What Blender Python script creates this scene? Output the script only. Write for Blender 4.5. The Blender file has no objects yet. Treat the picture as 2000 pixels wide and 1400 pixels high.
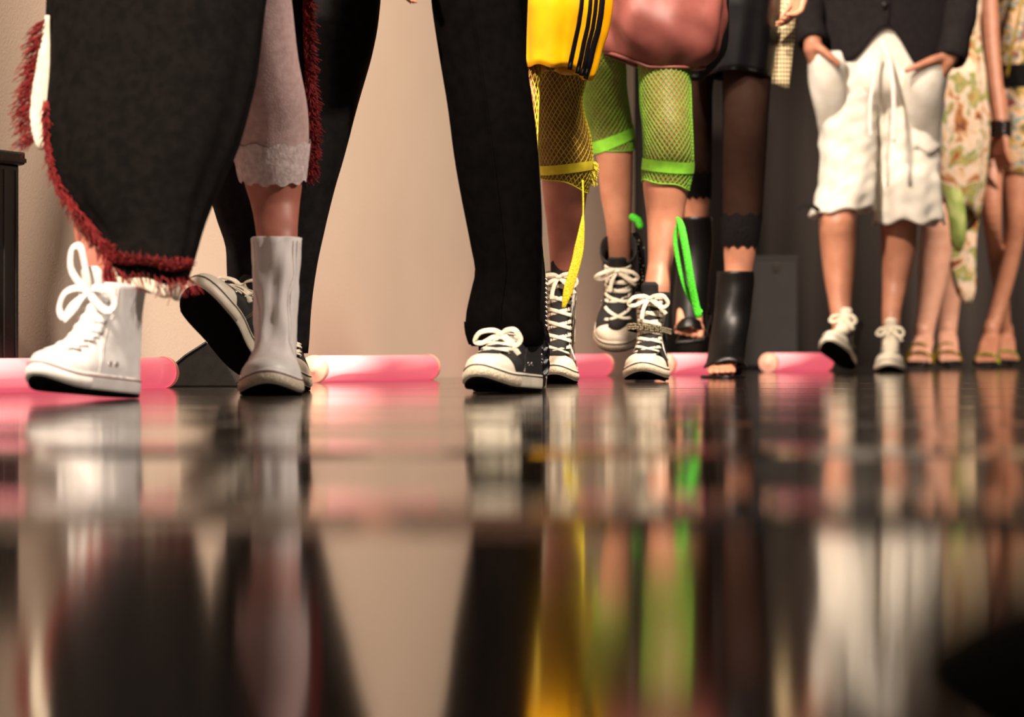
import bpy, bmesh, math, random
import numpy as np
from mathutils import Vector, Matrix
from mathutils.bvhtree import BVHTree

random.seed(7); rng = np.random.default_rng(7)
pi = math.pi
scene = bpy.context.scene
COL = scene.collection

# ------------------------------------------------------------------ camera
F, H, YH = 6000.0, 0.08, 677.0          # focal length in px (of 2000), lens height above floor, horizon row
cam_d = bpy.data.cameras.new('camera'); cam = bpy.data.objects.new('camera', cam_d); COL.objects.link(cam)
cam.location = (0, 0, H); cam.rotation_euler = (pi/2, 0, 0)
cam_d.sensor_width = 36; cam_d.lens = F/2000*36; cam_d.shift_y = -(700-YH)/2000
cam_d.clip_start = 0.05; cam_d.clip_end = 60
cam_d.dof.use_dof = True; cam_d.dof.focus_distance = 6.0; cam_d.dof.aperture_fstop = 4.6
scene.camera = cam
scene.view_settings.view_transform = 'Standard'; scene.view_settings.look = 'None'
scene.view_settings.gamma = 1.0; scene.view_settings.use_curve_mapping = False
scene.view_settings.exposure = 0.0

# ------------------------------------------------------------------ world and stage lights
w = bpy.data.worlds.new('world'); scene.world = w; w.use_nodes = True
w.node_tree.nodes['Background'].inputs[0].default_value = (0.9, 0.75, 0.62, 1)
w.node_tree.nodes['Background'].inputs[1].default_value = 0.055

def spot(name, loc, target, power, color, angle, blend=0.6, size=0.15):
    d = bpy.data.lights.new(name, 'SPOT'); o = bpy.data.objects.new(name, d); COL.objects.link(o)
    d.energy = power; d.color = color; d.spot_size = math.radians(angle); d.spot_blend = blend; d.shadow_soft_size = size
    o.location = loc; o.rotation_euler = (Vector(target)-Vector(loc)).to_track_quat('-Z', 'Y').to_euler()
    return o
WARM = (1.0, 0.84, 0.68)
spot('key_spot', (-2.4, 1.0, 4.4), (0.0, 6.2, 0.2), 3600, WARM, 44, 0.7, 0.12)
spot('far_spot', (-0.9, 5.4, 4.8), (1.4, 10.0, 0.3), 2300, WARM, 44, 0.7, 0.12)
spot('wall_spot', (0.9, 4.6, 3.9), (-0.4, 7.5, -0.2), 2700, (1.0, 0.82, 0.67), 47, 1.0, 0.4)
spot('side_spot', (4.2, 7.0, 4.4), (2.0, 11.3, 0.6), 2500, WARM, 34, 0.8, 0.12)
spot('right_spot', (3.4, 3.9, 3.2), (-0.4, 5.3, 0.25), 750, (1.0, 0.86, 0.74), 34, 0.8, 0.12)

# ------------------------------------------------------------------ helpers
def P(x, y, d):
    return Vector(((x-1000)/F*d, d, H+(YH-y)/F*d))
def fl(x, y):                                  # a point of the floor seen at a pixel
    d = F*H/(y-YH); return Vector(((x-1000)/F*d, d, 0.0))
def lin(h):
    h = h.lstrip('#'); c = [int(h[i:i+2], 16)/255 for i in (0, 2, 4)]
    return tuple((v/12.92 if v <= .04045 else ((v+.055)/1.055)**2.4) for v in c)

def hermite(ks, q):
    x = ks[:, 0]; Y = ks[:, 1:]; n = len(x)
    m = np.zeros_like(Y)
    for i in range(n):
        if i == 0: m[i] = (Y[1]-Y[0])/(x[1]-x[0])
        elif i == n-1: m[i] = (Y[-1]-Y[-2])/(x[-1]-x[-2])
        else: m[i] = (Y[i+1]-Y[i-1])/(x[i+1]-x[i-1])
    k = int(np.clip(np.searchsorted(x, q)-1, 0, n-2)); h = x[k+1]-x[k]; t = (q-x[k])/h
    if t < 0: return Y[0]+m[0]*(q-x[0])
    if t > 1: return Y[-1]+m[-1]*(q-x[-1])
    t2, t3 = t*t, t**3
    return (2*t3-3*t2+1)*Y[k]+(t3-2*t2+t)*h*m[k]+(-2*t3+3*t2)*Y[k+1]+(t3-t2)*h*m[k+1]

class G:
    def __init__(s): s.v = []; s.f = []
    def add(s, v, f):
        o = len(s.v); s.v += [Vector(p) for p in v]; s.f += [tuple(i+o for i in q) for q in f]; return s
    def grid(s, rows, closed=True, cap0=False, cap1=False):
        o = len(s.v); N = len(rows[0]); n = len(rows)
        for r in rows: s.v += [Vector(p) for p in r]
        for i in range(n-1):
            for j in range(N if closed else N-1):
                k = (j+1) % N
                s.f.append((o+i*N+j, o+i*N+k, o+(i+1)*N+k, o+(i+1)*N+j))
        if cap0: s.f.append(tuple(o+j for j in range(N))[::-1])
        if cap1: s.f.append(tuple(o+(n-1)*N+j for j in range(N)))
        return s
    def tube(s, pts, rad, N=12, cap=True, flat=1.0, up=(0, 0, 1), round_ends=True):
        pts = [Vector(p) for p in pts]
        if not hasattr(rad, '__len__'): rad = [rad]*len(pts)
        rad = list(rad)
        if cap and round_ends:                  # dome-like ends
            a, b = pts[0], pts[1]; t0 = (a-b).normalized(); c, d = pts[-1], pts[-2]; t1 = (c-d).normalized()
            ra, rb = rad[0], rad[-1]
            pts = [a+t0*ra*.95, a+t0*ra*.7]+pts+[c+t1*rb*.7, c+t1*rb*.95]
            rad = [ra*.3, ra*.72]+rad+[rb*.72, rb*.3]
        rows = []; up = Vector(up); S = None
        for i, p in enumerate(pts):
            T = (pts[min(i+1, len(pts)-1)]-pts[max(i-1, 0)])
            T = T.normalized() if T.length > 1e-9 else Vector((0, 0, 1))
            if S is None:
                S = T.cross(up)
                if S.length < 1e-3: S = T.cross(Vector((0, 1, 0.01)))
            S = (S-T*S.dot(T)).normalized(); B = S.cross(T)
            rows.append([p+S*(rad[i]*math.cos(a))+B*(rad[i]*flat*math.sin(a)) for a in [2*pi*j/N for j in range(N)]])
        return s.grid(rows, True, cap, cap)
    def stack(s, secs, N=24, n=16):             # (x, y, z, rx, ry) horizontal ellipses, interpolated
        ks = np.array([(k[2], k[0], k[1], k[3], k[4]) for k in secs]); ks = ks[np.argsort(ks[:, 0])]
        rows = []
        for i in range(n+1):
            z = ks[0, 0]+(ks[-1, 0]-ks[0, 0])*i/n; x, y, rx, ry = hermite(ks, z)
            rows.append([(x+rx*math.cos(a), y+ry*math.sin(a), z) for a in [2*pi*j/N for j in range(N)]])
        return s.grid(rows, True, True, True)
    def loft(s, keys, top=None, hem=None, n=26, N=36, fold=None, cap0=False, cap1=False, infl=0.0, th=(0, 2*pi), head=None):
        """horizontal sections (row, left col, right col, distance, depth ratio); hem/head give the edge row by angle"""
        ks = np.array(keys, float); ks = ks[np.argsort(ks[:, 0])]
        closed = abs(th[1]-th[0]-2*pi) < 1e-6; rows = []
        angs = [th[0]+(th[1]-th[0])*j/(N if closed else N-1) for j in range(N)]
        for i in range(n+1):
            v = i/n; r = []
            for a in angs:
                y0 = head(a) if head else (ks[0, 0] if top is None else top); y1 = hem(a) if hem else ks[-1, 0]
                y = y0+(y1-y0)*v; xl, xr, d, rr = hermite(ks, y)
                hw = (xr-xl)/2/F*d+infl; k = fold(a, v, y) if fold else 1.0
                r.append(((((xl+xr)/2-1000)/F*d)+hw*k*math.cos(a), d-hw*rr*k*math.sin(a), H+(YH-y)/F*d))
            rows.append(r)
        return s.grid(rows, closed, cap0, cap1)
    def ribbon(s, pts, nrm, width, thick=.0015):
        pts = [Vector(p) for p in pts]; rows = []
        for i, p in enumerate(pts):
            T = (pts[min(i+1, len(pts)-1)]-pts[max(i-1, 0)])
            if T.length < 1e-9: T = Vector((0, 0, 1))
            T.normalize()
            N_ = Vector(nrm[i] if isinstance(nrm, list) else nrm); S = T.cross(N_)
            if S.length < 1e-4: S = T.cross(Vector((.3, .2, 1)))
            S.normalize(); B = S.cross(T).normalized()
            wd = width[i] if isinstance(width, list) else width
            rows.append([p+S*(wd/2*a)+B*(thick/2*b) for a, b in ((-1, -.6), (-.8, -1), (.8, -1), (1, -.6), (1, .6), (.8, 1), (-.8, 1), (-1, .6))])
        return s.grid(rows, True, True, True)
    def box(s, c, sx, sy, sz, rz=0):
        c = Vector(c); R = Matrix.Rotation(rz, 3, 'Z')
        v = [c+R @ Vector((x*sx/2, y*sy/2, z*sz/2)) for z in (-1, 1) for x, y in ((-1, -1), (1, -1), (1, 1), (-1, 1))]
        return s.add(v, [(3, 2, 1, 0), (4, 5, 6, 7), (0, 1, 5, 4), (1, 2, 6, 5), (2, 3, 7, 6), (3, 0, 4, 7)])
    def mat(s, M):
        s.v = [M @ p for p in s.v]; return s

def smooth_path(pts, m=6):
    pts = [np.array(p, float) for p in pts]; out = []
    for i in range(len(pts)-1):
        p0 = pts[max(i-1, 0)]; p1 = pts[i]; p2 = pts[i+1]; p3 = pts[min(i+2, len(pts)-1)]
        for k in range(m):
            t = k/m
            out.append(Vector(.5*((2*p1)+(-p0+p2)*t+(2*p0-5*p1+4*p2-p3)*t*t+(-p0+3*p1-3*p2+p3)*t**3)))
    out.append(Vector(pts[-1])); return out

OFF = {}
def build(name, g, m, parent=None, smooth=True, loc=None, solid=0, bevel=0, kind=None, label=None, world=True):
    me = bpy.data.meshes.new(name)
    off = OFF.get(parent, Vector()) if parent else Vector(loc if loc is not None else (0, 0, 0))
    me.from_pydata([tuple(p-off) for p in g.v], [], g.f); me.validate()
    if smooth: me.polygons.foreach_set('use_smooth', [True]*len(me.polygons))
    o = bpy.data.objects.new(name, me); COL.objects.link(o); me.materials.append(m)
    if parent: o.parent = parent
    else: o.location = off
    OFF[o] = off
    if solid:
        s = o.modifiers.new('thickness', 'SOLIDIFY'); s.thickness = solid; s.offset = -1
    if bevel:
        b = o.modifiers.new('bevel', 'BEVEL'); b.width = bevel; b.segments = 2; b.limit_method = 'ANGLE'
    if kind: o['kind'] = kind
    if label: o['label'] = label
    return o
def thing(name, loc, label, cat, group=None):
    o = bpy.data.objects.new(name, None); COL.objects.link(o); o.location = loc; o.empty_display_size = .1
    o['label'] = label; o['category'] = cat; OFF[o] = Vector(loc)
    if group: o['group'] = group
    return o
def remesh(g, voxel, sm=5):
    me = bpy.data.meshes.new('tmp'); me.from_pydata([tuple(p) for p in g.v], [], g.f)
    o = bpy.data.objects.new('tmp', me); COL.objects.link(o)
    r = o.modifiers.new('r', 'REMESH'); r.mode = 'VOXEL'; r.voxel_size = voxel
    s = o.modifiers.new('s', 'SMOOTH'); s.factor = .5; s.iterations = sm
    dg = bpy.context.evaluated_depsgraph_get(); e = o.evaluated_get(dg); m2 = e.to_mesh()
    out = G(); out.v = [v.co.copy() for v in m2.vertices]; out.f = [tuple(p.vertices) for p in m2.polygons]
    e.to_mesh_clear(); bpy.data.objects.remove(o); bpy.data.meshes.remove(me)
    return out

# ------------------------------------------------------------------ materials (all procedural)
def mat(name, col, rough=.7, col2=None, scale=30, bump=0, bscale=200, metal=0, sheen=0, coat=0, spec=.5, stretch=(1, 1, 1), sss=0, detail=3, emit=None, es=0):
    m = bpy.data.materials.new(name); m.use_nodes = True; nt = m.node_tree; b = nt.nodes['Principled BSDF']
    c = lin(col) if isinstance(col, str) else col; c2 = (lin(col2) if isinstance(col2, str) else col2) or tuple(v*.82 for v in c)
    tc = nt.nodes.new('ShaderNodeTexCoord'); mp = nt.nodes.new('ShaderNodeMapping'); mp.inputs['Scale'].default_value = stretch
    nt.links.new(tc.outputs['Object'], mp.inputs[0])
    n = nt.nodes.new('ShaderNodeTexNoise'); n.inputs['Scale'].default_value = scale; n.inputs['Detail'].default_value = detail
    nt.links.new(mp.outputs[0], n.inputs['Vector'])
    r = nt.nodes.new('ShaderNodeValToRGB'); r.color_ramp.elements[0].position = .35; r.color_ramp.elements[1].position = .65
    r.color_ramp.elements[0].color = (*c2, 1); r.color_ramp.elements[1].color = (*c, 1)
    nt.links.new(n.outputs['Fac'], r.inputs[0]); nt.links.new(r.outputs[0], b.inputs['Base Color'])
    b.inputs['Roughness'].default_value = rough; b.inputs['Metallic'].default_value = metal
    b.inputs['Sheen Weight'].default_value = sheen; b.inputs['Coat Weight'].default_value = coat
    b.inputs['Specular IOR Level'].default_value = spec
    if sss:
        b.inputs['Subsurface Weight'].default_value = sss; b.inputs['Subsurface Radius'].default_value = (.012, .004, .002); b.inputs['Subsurface Scale'].default_value = 1.0
    if emit:
        b.inputs['Emission Color'].default_value = (*emit, 1); b.inputs['Emission Strength'].default_value = es
    if bump:
        n2 = nt.nodes.new('ShaderNodeTexNoise'); n2.inputs['Scale'].default_value = bscale; n2.inputs['Detail'].default_value = 2
        nt.links.new(mp.outputs[0], n2.inputs['Vector'])
        bp = nt.nodes.new('ShaderNodeBump'); bp.inputs['Strength'].default_value = 1; bp.inputs['Distance'].default_value = bump
        nt.links.new(n2.outputs['Fac'], bp.inputs['Height']); nt.links.new(bp.outputs[0], b.inputs['Normal'])
    return m
def print_mat(name, cols, scale=14, rough=.75, stretch=(1, 1, 1)):    # printed fabric: several flat colours in blobs
    m = bpy.data.materials.new(name); m.use_nodes = True; nt = m.node_tree; b = nt.nodes['Principled BSDF']
    tc = nt.nodes.new('ShaderNodeTexCoord'); mp = nt.nodes.new('ShaderNodeMapping'); mp.inputs['Scale'].default_value = stretch
    nt.links.new(tc.outputs['Object'], mp.inputs[0])
    n = nt.nodes.new('ShaderNodeTexNoise'); n.inputs['Scale'].default_value = scale; n.inputs['Detail'].default_value = 2.5; n.inputs['Distortion'].default_value = .8
    nt.links.new(mp.outputs[0], n.inputs['Vector'])
    r = nt.nodes.new('ShaderNodeValToRGB'); e = r.color_ramp.elements
    k = len(cols)
    while len(e) < k: e.new(.5)
    for i, c in enumerate(cols): e[i].position = .30+.42*i/(k-1); e[i].color = (*lin(c), 1)
    nt.links.new(n.outputs['Fac'], r.inputs[0]); nt.links.new(r.outputs[0], b.inputs['Base Color']); b.inputs['Roughness'].default_value = rough
    return m
def tweed_mat(name):
    m = bpy.data.materials.new(name); m.use_nodes = True; nt = m.node_tree; b = nt.nodes['Principled BSDF']
    tc = nt.nodes.new('ShaderNodeTexCoord'); fac = []
    for ax, sc in (('X', 38), ('Z', 28)):
        wv = nt.nodes.new('ShaderNodeTexWave'); wv.bands_direction = ax; wv.inputs['Scale'].default_value = sc; wv.inputs['Distortion'].default_value = .4
        nt.links.new(tc.outputs['Object'], wv.inputs[0]); fac.append(wv)
    mx = nt.nodes.new('ShaderNodeMath'); mx.operation = 'MULTIPLY'
    nt.links.new(fac[0].outputs['Fac'], mx.inputs[0]); nt.links.new(fac[1].outputs['Fac'], mx.inputs[1])
    r = nt.nodes.new('ShaderNodeValToRGB'); r.color_ramp.elements[0].color = (*lin('8d7752'), 1); r.color_ramp.elements[1].color = (*lin('e8d7b0'), 1)
    r.color_ramp.elements[0].position = .05; r.color_ramp.elements[1].position = .5
    nt.links.new(mx.outputs[0], r.inputs[0]); nt.links.new(r.outputs[0], b.inputs['Base Color']); b.inputs['Roughness'].default_value = .9
    return m
def sheer_mat(name, col, alpha):
    m = mat(name, col, .9, scale=300, spec=.08); nt = m.node_tree; b = nt.nodes['Principled BSDF']; b.inputs['Alpha'].default_value = alpha
    return m

M = {}
M['skin'] = mat('skin_warm', 'c08468', .5, 'b3775c', 25, sss=.15, bump=.0003, bscale=300)
M['skin_pale'] = mat('skin_pale', 'd6a088', .5, 'ca937b', 25, sss=.15)
M['skin_dark'] = mat('skin_deep', '8a4f38', .45, '7a432e', 25, sss=.1)
M['skin_rose'] = mat('skin_rose', 'b5705e', .5, 'a76353', 25, sss=.15)
M['black_wool'] = mat('black_wool', '141110', .9, '0d0b0a', 60, bump=.0004, bscale=500, spec=.06)
M['black_suit'] = mat('black_suiting', '0b0909', .9, '070606', 50, bump=.0003, bscale=600, spec=.015)
M['grey_denim'] = mat('charcoal_denim', '1d1b1b', .9, '151314', 60, bump=.0005, bscale=500, spec=.1)
M['satin_black'] = mat('black_satin', '0d0b0e', .34, '080709', 20, spec=.3)
M['patent'] = mat('black_patent', '0b0a0b', .08, '080708', 20, coat=1.0)
M['leather'] = mat('black_leather', '0c0a0a', .38, '080706', 60, spec=.3, bump=.0004, bscale=260)
M['navy'] = mat('charcoal_jacket', '1f1a1b', .9, '181416', 50, bump=.0004, bscale=500, spec=.2)
M['mauve'] = mat('mauve_satin', '7a443e', .5, '68362f', 14, spec=.3)
M['rose_knit'] = mat('mauve_knit', 'cba9a5', .85, 'b99793', 90, bump=.0008, bscale=350, sheen=.2)
M['lace_white'] = mat('pale_lace', 'dcc8c5', .85, 'bda7a4', 120, bump=.0012, bscale=220)
M['red'] = mat('red_thread', '8e1c1c', .9, '6a1212', 80)
M['cream'] = mat('cream_lining', 'eadfca', .8, 'ddcdb2', 30)
M['yellow'] = mat('yellow_satin', 'e0a400', .35, 'c98c00', 12)
M['yellow_net'] = mat('yellow_thread', 'bcae1c', .7, 'a69610', 40)
M['yellow_band'] = mat('yellow_knit', 'd0c020', .8, 'baa814', 40)
M['lime_band'] = mat('lime_knit', '8fdc3a', .8, '7cc62c', 40)
M['green_net'] = mat('lime_thread', '7ab832', .7, '68a026', 40)
M['green_cord'] = mat('lime_cord', '4fd828', .7, '34a818', 260, bump=.0012, bscale=260)
M['yellow_cord'] = mat('yellow_cord', 'dcc81e', .7, 'b39f0e', 260, bump=.0012, bscale=260)
M['linen'] = mat('white_linen', 'eee8dd', .85, 'dfd6c8', 18, bump=.0008, bscale=60)
M['tweed'] = tweed_mat('plaid_tweed')
M['floral'] = print_mat('floral_print', ['6b341c', 'a86a30', 'd8b898', 'dcc2b0', '75803a', 'ac9a58', '94421f'], 16)
M['floral2'] = print_mat('bright_floral_print', ['2a241d', '6f6024', 'ad8c48', 'd0a894', '4a8578', '9a382e', '452c40'], 22)
M['green_scarf'] = print_mat('green_print', ['5d6a2c', '8fa04c', 'b8c078', '7d7a34'], 20, stretch=(1, 1, .4))
M['canvas_white'] = mat('white_canvas', 'ece7e3', .8, 'e0d9d4', 40, bump=.0003, bscale=500)
M['leather_white'] = mat('white_wrinkled_canvas', 'f0e8e4', .6, 'e2d7d3', 30, bump=.003, bscale=30, stretch=(1, 1, .3))
M['canvas_black'] = mat('black_canvas', '191716', .8, '110f0f', 60, bump=.0003, bscale=600)
M['rubber'] = mat('cream_rubber', 'ebe0cd', .45, 'dccfb9', 30)
M['rubber_white'] = mat('white_rubber', 'eae4df', .45, 'ded6d0', 30)
M['rubber_rib'] = mat('ribbed_rubber', 'ddcfb8', .55, 'b9a98f', 240, bump=.0016, bscale=330)
M['outsole'] = mat('dark_outsole', '080606', .95, '050404', 60, bump=.001, bscale=160, spec=.05)
M['lace'] = mat('cream_shoelace', 'eee3ce', .85, 'd9ccb3', 200, bump=.0004, bscale=500)
M['lace_w'] = mat('white_shoelace', 'f1ece8', .85, 'e3dcd7', 200, bump=.0004, bscale=500)
M['stripe'] = mat('dark_stripe', '2a1e1c', .6, '1f1614', 60)
M['stripe_red'] = mat('red_stripe', '7d2b28', .6, '6a2220', 60)
M['metal'] = mat('eyelet_metal', 'bdb6ac', .3, 'a29b92', 40, metal=1)
M['crystal'] = mat('rhinestone', 'e8dcc0', .12, 'b6a77e', 300, metal=.6, coat=1)
M['gold'] = mat('gold_leather', 'a58a2c', .35, '7e661b', 120, metal=.5)
M['lime_leather'] = mat('lime_leather', '9fa832', .4, '838c22', 80)
M['sock'] = mat('black_sock', '141213', .9, '0d0c0c', 200, bump=.0005, bscale=500)
M['stocking'] = sheer_mat('sheer_black_stocking', '080505', .80)
M['sheer_yellow'] = sheer_mat('sheer_yellow_knit', '5a4a0e', .42)
M['sheer_lime'] = sheer_mat('sheer_lime_knit', '3c4a12', .36)
M['wall'] = mat('beige_wall_paint', 'b5a392', .55, 'b09e8d', 2.5, bump=.0004, bscale=180)
M['dark_wall'] = mat('dark_drape', '564c48', .9, '4d4440', 6, stretch=(3, 3, .2))
M['dark_box'] = mat('dark_grey_box', '1a1615', .9, '171312', 20)
M['black_box'] = mat('black_cabinet', '120f0d', .5, '0d0b0a', 40, bump=.0005, bscale=400)
M['box_metal'] = mat('cabinet_trim', '4a443f', .35, '37322e', 60, metal=.8)
M['tube_pink'] = mat('pink_tube', 'f4b4b8', .35, 'f2aeb2', 10, emit=lin('ff6478'), es=.75)
M['tube_cap'] = mat('tube_cap', 'd8a890', .5, 'd09c84', 30, emit=lin('ff8078'), es=.25)
M['bag'] = mat('black_nylon', '0b0908', .85, '070606', 90, bump=.0005, bscale=500)
M['underlay'] = mat('floor_underlay', '0f0c0b', .9, '0a0807', 10)
M['bracelet'] = mat('dark_beads', '24140f', .25, '150b08', 90, coat=.6)

def floor_mat():
    m = bpy.data.materials.new('glossy_black_floor'); m.use_nodes = True; nt = m.node_tree; b = nt.nodes['Principled BSDF']
    tc = nt.nodes.new('ShaderNodeTexCoord')
    def noise(sc, st, det=2):
        mp = nt.nodes.new('ShaderNodeMapping'); mp.inputs['Scale'].default_value = st
        nt.links.new(tc.outputs['Object'], mp.inputs[0])
        n = nt.nodes.new('ShaderNodeTexNoise'); n.inputs['Scale'].default_value = sc; n.inputs['Detail'].default_value = det
        nt.links.new(mp.outputs[0], n.inputs['Vector']); return n
    a = noise(2.2, (.35, 2.6, 1), 3); f = noise(420, (1, 1, 1), 2); c = noise(1.4, (1, 1, 1), 4)
    r = nt.nodes.new('ShaderNodeValToRGB'); r.color_ramp.elements[0].color = (*lin('2a2320'), 1); r.color_ramp.elements[1].color = (*lin('3b322d'), 1)
    nt.links.new(c.outputs['Fac'], r.inputs[0]); nt.links.new(r.outputs[0], b.inputs['Base Color'])
    b1 = nt.nodes.new('ShaderNodeBump'); b1.inputs['Strength'].default_value = 1; b1.inputs['Distance'].default_value = .0004
    b2 = nt.nodes.new('ShaderNodeBump'); b2.inputs['Strength'].default_value = 1; b2.inputs['Distance'].default_value = .000004
    nt.links.new(a.outputs['Fac'], b1.inputs['Height']); nt.links.new(f.outputs['Fac'], b2.inputs['Height'])
    nt.links.new(b1.outputs[0], b2.inputs['Normal']); nt.links.new(b2.outputs[0], b.inputs['Normal'])
    b.inputs['Roughness'].default_value = .075; b.inputs['IOR'].default_value = 1.75
    return m
M['floor'] = floor_mat()

# ------------------------------------------------------------------ the setting
wall_dir = Vector((.358, .934, 0)).normalized(); wall_nrm = Vector((.934, -.358, 0)).normalized()   # the side wall runs away to the right
W0 = Vector((-1.177, 5.385, 0)); rzw = math.atan2(wall_dir.y, wall_dir.x)
def wall_seg(name, t0, t1, h, m, thick=.12, off=0.0):
    c = W0+wall_dir*((t0+t1)/2)-wall_nrm*(thick/2+off)
    g = G().box(c+Vector((0, 0, h/2)), t1-t0, thick, h, rzw); o = build(name, g, m, smooth=False, loc=(c.x, c.y, 0)); o['kind'] = 'structure'; return o
wall_seg('wall_left', -3.2, 4.34, 3.4, M['wall'])
g = G(); rows = []
for z in (0, 3.4):
    rows.append([(-1.5+9.5*i/190, 13.4+.05*math.sin(i*.55)+.02*math.sin(i*1.3+1), z) for i in range(191)])
g.grid(rows, False); wb = build('wall_back', g, M['dark_wall'], loc=(3, 13.4, 0), solid=.03); wb['kind'] = 'structure'

fr = thing('floor', (0, 6, -.03), 'glossy black runway floor laid in wide panels', 'floor'); del fr['category'], fr['label']
fr['kind'] = 'structure'
# floor base + panels whose near edges ride up a little
build('underlay', G().box((1.5, 6.5, -.024), 13, 15, .03), M['underlay'], fr, smooth=False)
edges = [-.8, .49, 1.38, 2.27, 3.16, 4.05, 4.94, 5.83, 6.72, 7.61, 8.5, 9.39, 10.28, 11.17, 12.06, 13.3]
lift = {1.38: .0058, 2.27: .0030, 3.16: .0010, 4.05: .0005}
for k in range(len(edges)-1):
    y0, y1 = edges[k], edges[k+1]-.004; a = lift.get(edges[k], .00025); g = G()
    us = [0, .005, .01, .018, .026, .036, .048, .06, .085, .115, .15, .19, .23, .27, .31, .34, .37, .45, .6, .8, .95, 1]
    top = []
    for u in us:
        xx = u*(y1-y0); z = a*max(0, 1-xx/.30)**1.25; q = min(1, xx/.05); z = z*q*q*(3-2*q)-(.0008 if u == 0 else 0)
        top.append([(x, y0+(y1-y0)*u, z*(1+.12*math.sin(x*2.3+k))) for x in np.linspace(-5, 8, 40)])
    bot0 = [(x, y0, -.009) for x in np.linspace(-5, 8, 40)]; bot1 = [(x, y1, -.009) for x in np.linspace(-5, 8, 40)]
    g.grid([bot0]+top+[bot1], False)
    build('floor_panel', g, M['floor'], fr)

# ------------------------------------------------------------------ pink light tubes along the wall
def light_tube(a, b, label):
    a = Vector(a); b = Vector(b); R = .03; a.z = b.z = R
    t = (b-a).normalized(); base = (a+b)/2; base.z = 0
    root = thing('light_tube', base, label, 'light tube', 'pink light tubes on the floor by the wall')
    build('tube', G().tube([a+t*.006, b-t*.006], R, 32, True, round_ends=False), M['tube_pink'], root)
    for p, q in ((a, t), (b, -t)):
        g = G(); rows = []
        S = q.cross(Vector((0, 0, 1))).normalized(); B = S.cross(q)
        for ro, dd in ((.031, .016), (.0312, .002), (.029, -.001), (.010, -.002), (.008, -.006), (.004, -.007)):
            rows.append([p+q*dd+S*(ro*math.cos(x))+B*(ro*math.sin(x)) for x in [2*pi*j/32 for j in range(32)]])
        build('end_cap', g.grid(rows, True, False, True), M['tube_cap'], root)
def fl2(x, y): return fl(x, y)
light_tube(fl(-190, 774), fl(322, 757.5), 'pink light tube between the black cabinet and the wedge, behind the white sneaker')
light_tube(fl(612, 747.5), fl(838, 741), 'pink light tube on bare floor between white boot and black trousers')
light_tube(fl(975, 737.5), fl(1182, 734.0), 'pink light tube on the floor behind the yellow fishnet legs')
light_tube(fl(1298, 731.8), fl(1425, 729.0), 'pink light tube between the lime fishnet leg and black peep-toe boot')
light_tube(fl(1500, 727.2), fl(1612, 724.5), 'pink light tube beside the dark grey box, behind the white shorts')

# ------------------------------------------------------------------ cabinet, wedge, box, bag
def cabinet():
    c = W0+wall_dir*.10+wall_nrm*.135; root = thing('speaker_cabinet', c, 'tall black cabinet with metal-edged lid against the beige wall', 'cabinet')
    R = Matrix.Rotation(rzw, 3, 'Z')
    def prism(hw, hd, ch, z0, z1, inset=0):
        pr = [(hw, -hd+ch), (hw, hd-ch), (hw-ch, hd), (-hw+ch, hd), (-hw, hd-ch), (-hw, -hd+ch), (-hw+ch, -hd), (hw-ch, -hd)]
        return G().grid([[c+R @ Vector((x, y, z)) for x, y in pr] for z in (z0, z1)], True, True, True)
    build('body', prism(.128, .10, .018, .008, .405), M['black_box'], root, smooth=False, bevel=.003)
    build('lid', prism(.138, .11, .022, .405, .428), M['black_box'], root, smooth=False, bevel=.004)
    build('lid_edge', prism(.1395, .1115, .022, .409, .416), M['box_metal'], root, smooth=False)
    build('base', prism(.12, .092, .018, 0, .008), M['black_box'], root, smooth=False)
    for x in (.06, .1):
        build('rib', G().box(c+R @ Vector((x, -.1005, .2)), .008, .004, .39, rzw), M['black_box'], root, smooth=False, bevel=.001)
cabinet()
def wedge():
    a = fl(328, 755); b = fl(462, 755); root = thing('floor_wedge', (a+b)/2+Vector((0, .06, 0)), 'low black wedge-shaped stage monitor on the floor below the wall', 'stage monitor')
    w_ = b.x-a.x; prof = [(0, 0), (.0, .034), (.035, .062), (w_*.55, .088), (w_*.70, .082), (w_, .004), (w_, 0)]
    g = G(); g.grid([[(a.x+x, a.y+dy, z) for x, z in prof] for dy in (0, .13)], True, True, True)
    build('body', g, M['dark_box_w'], root, smooth=False, bevel=.004)
    g = G(); pr = [(w_*.70, .079), (w_*.98, .007)]
    g.grid([[(a.x+x+.004, a.y+dy, z+.003) for x, z in pr]+[(a.x+x, a.y+dy, z-.001) for x, z in pr[::-1]] for dy in (.004, .126)], True, True, True)
    build('grille', g, M['black_box'], root, smooth=False)
    build('edge_trim', G().tube([(a.x+.002, a.y-.002, .034), (a.x+.035, a.y-.002, .062), (a.x+w_*.55, a.y-.002, .088)], .0025, 8), M['black_box'], root)
M['dark_box_w'] = mat('monitor_black', '1a1713', .85, '14110e', 60, bump=.0006, bscale=400, spec=.2)
wedge()
def box_back():
    c = P(1500, 700, 11.0); c.z = 0; root = thing('equipment_box', c, 'dark grey equipment box standing by the far pink tube', 'box')
    build('body', G().box((c.x, c.y, .2), .19, .22, .38), M['dark_box'], root, smooth=False, bevel=.006)
    build('lid', G().box((c.x, c.y, .395), .194, .224, .014), M['dark_box'], root, smooth=False, bevel=.003)
    build('latch', G().box((c.x+.02, c.y-.112, .36), .02, .006, .03), M['box_metal'], root, smooth=False, bevel=.002)
    for sx in (-1, 1):
        for sy in (-1, 1): build('foot', G().box((c.x+sx*.07, c.y+sy*.08, .005), .025, .025, .01), M['black_box'], root, smooth=False)
box_back()
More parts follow.
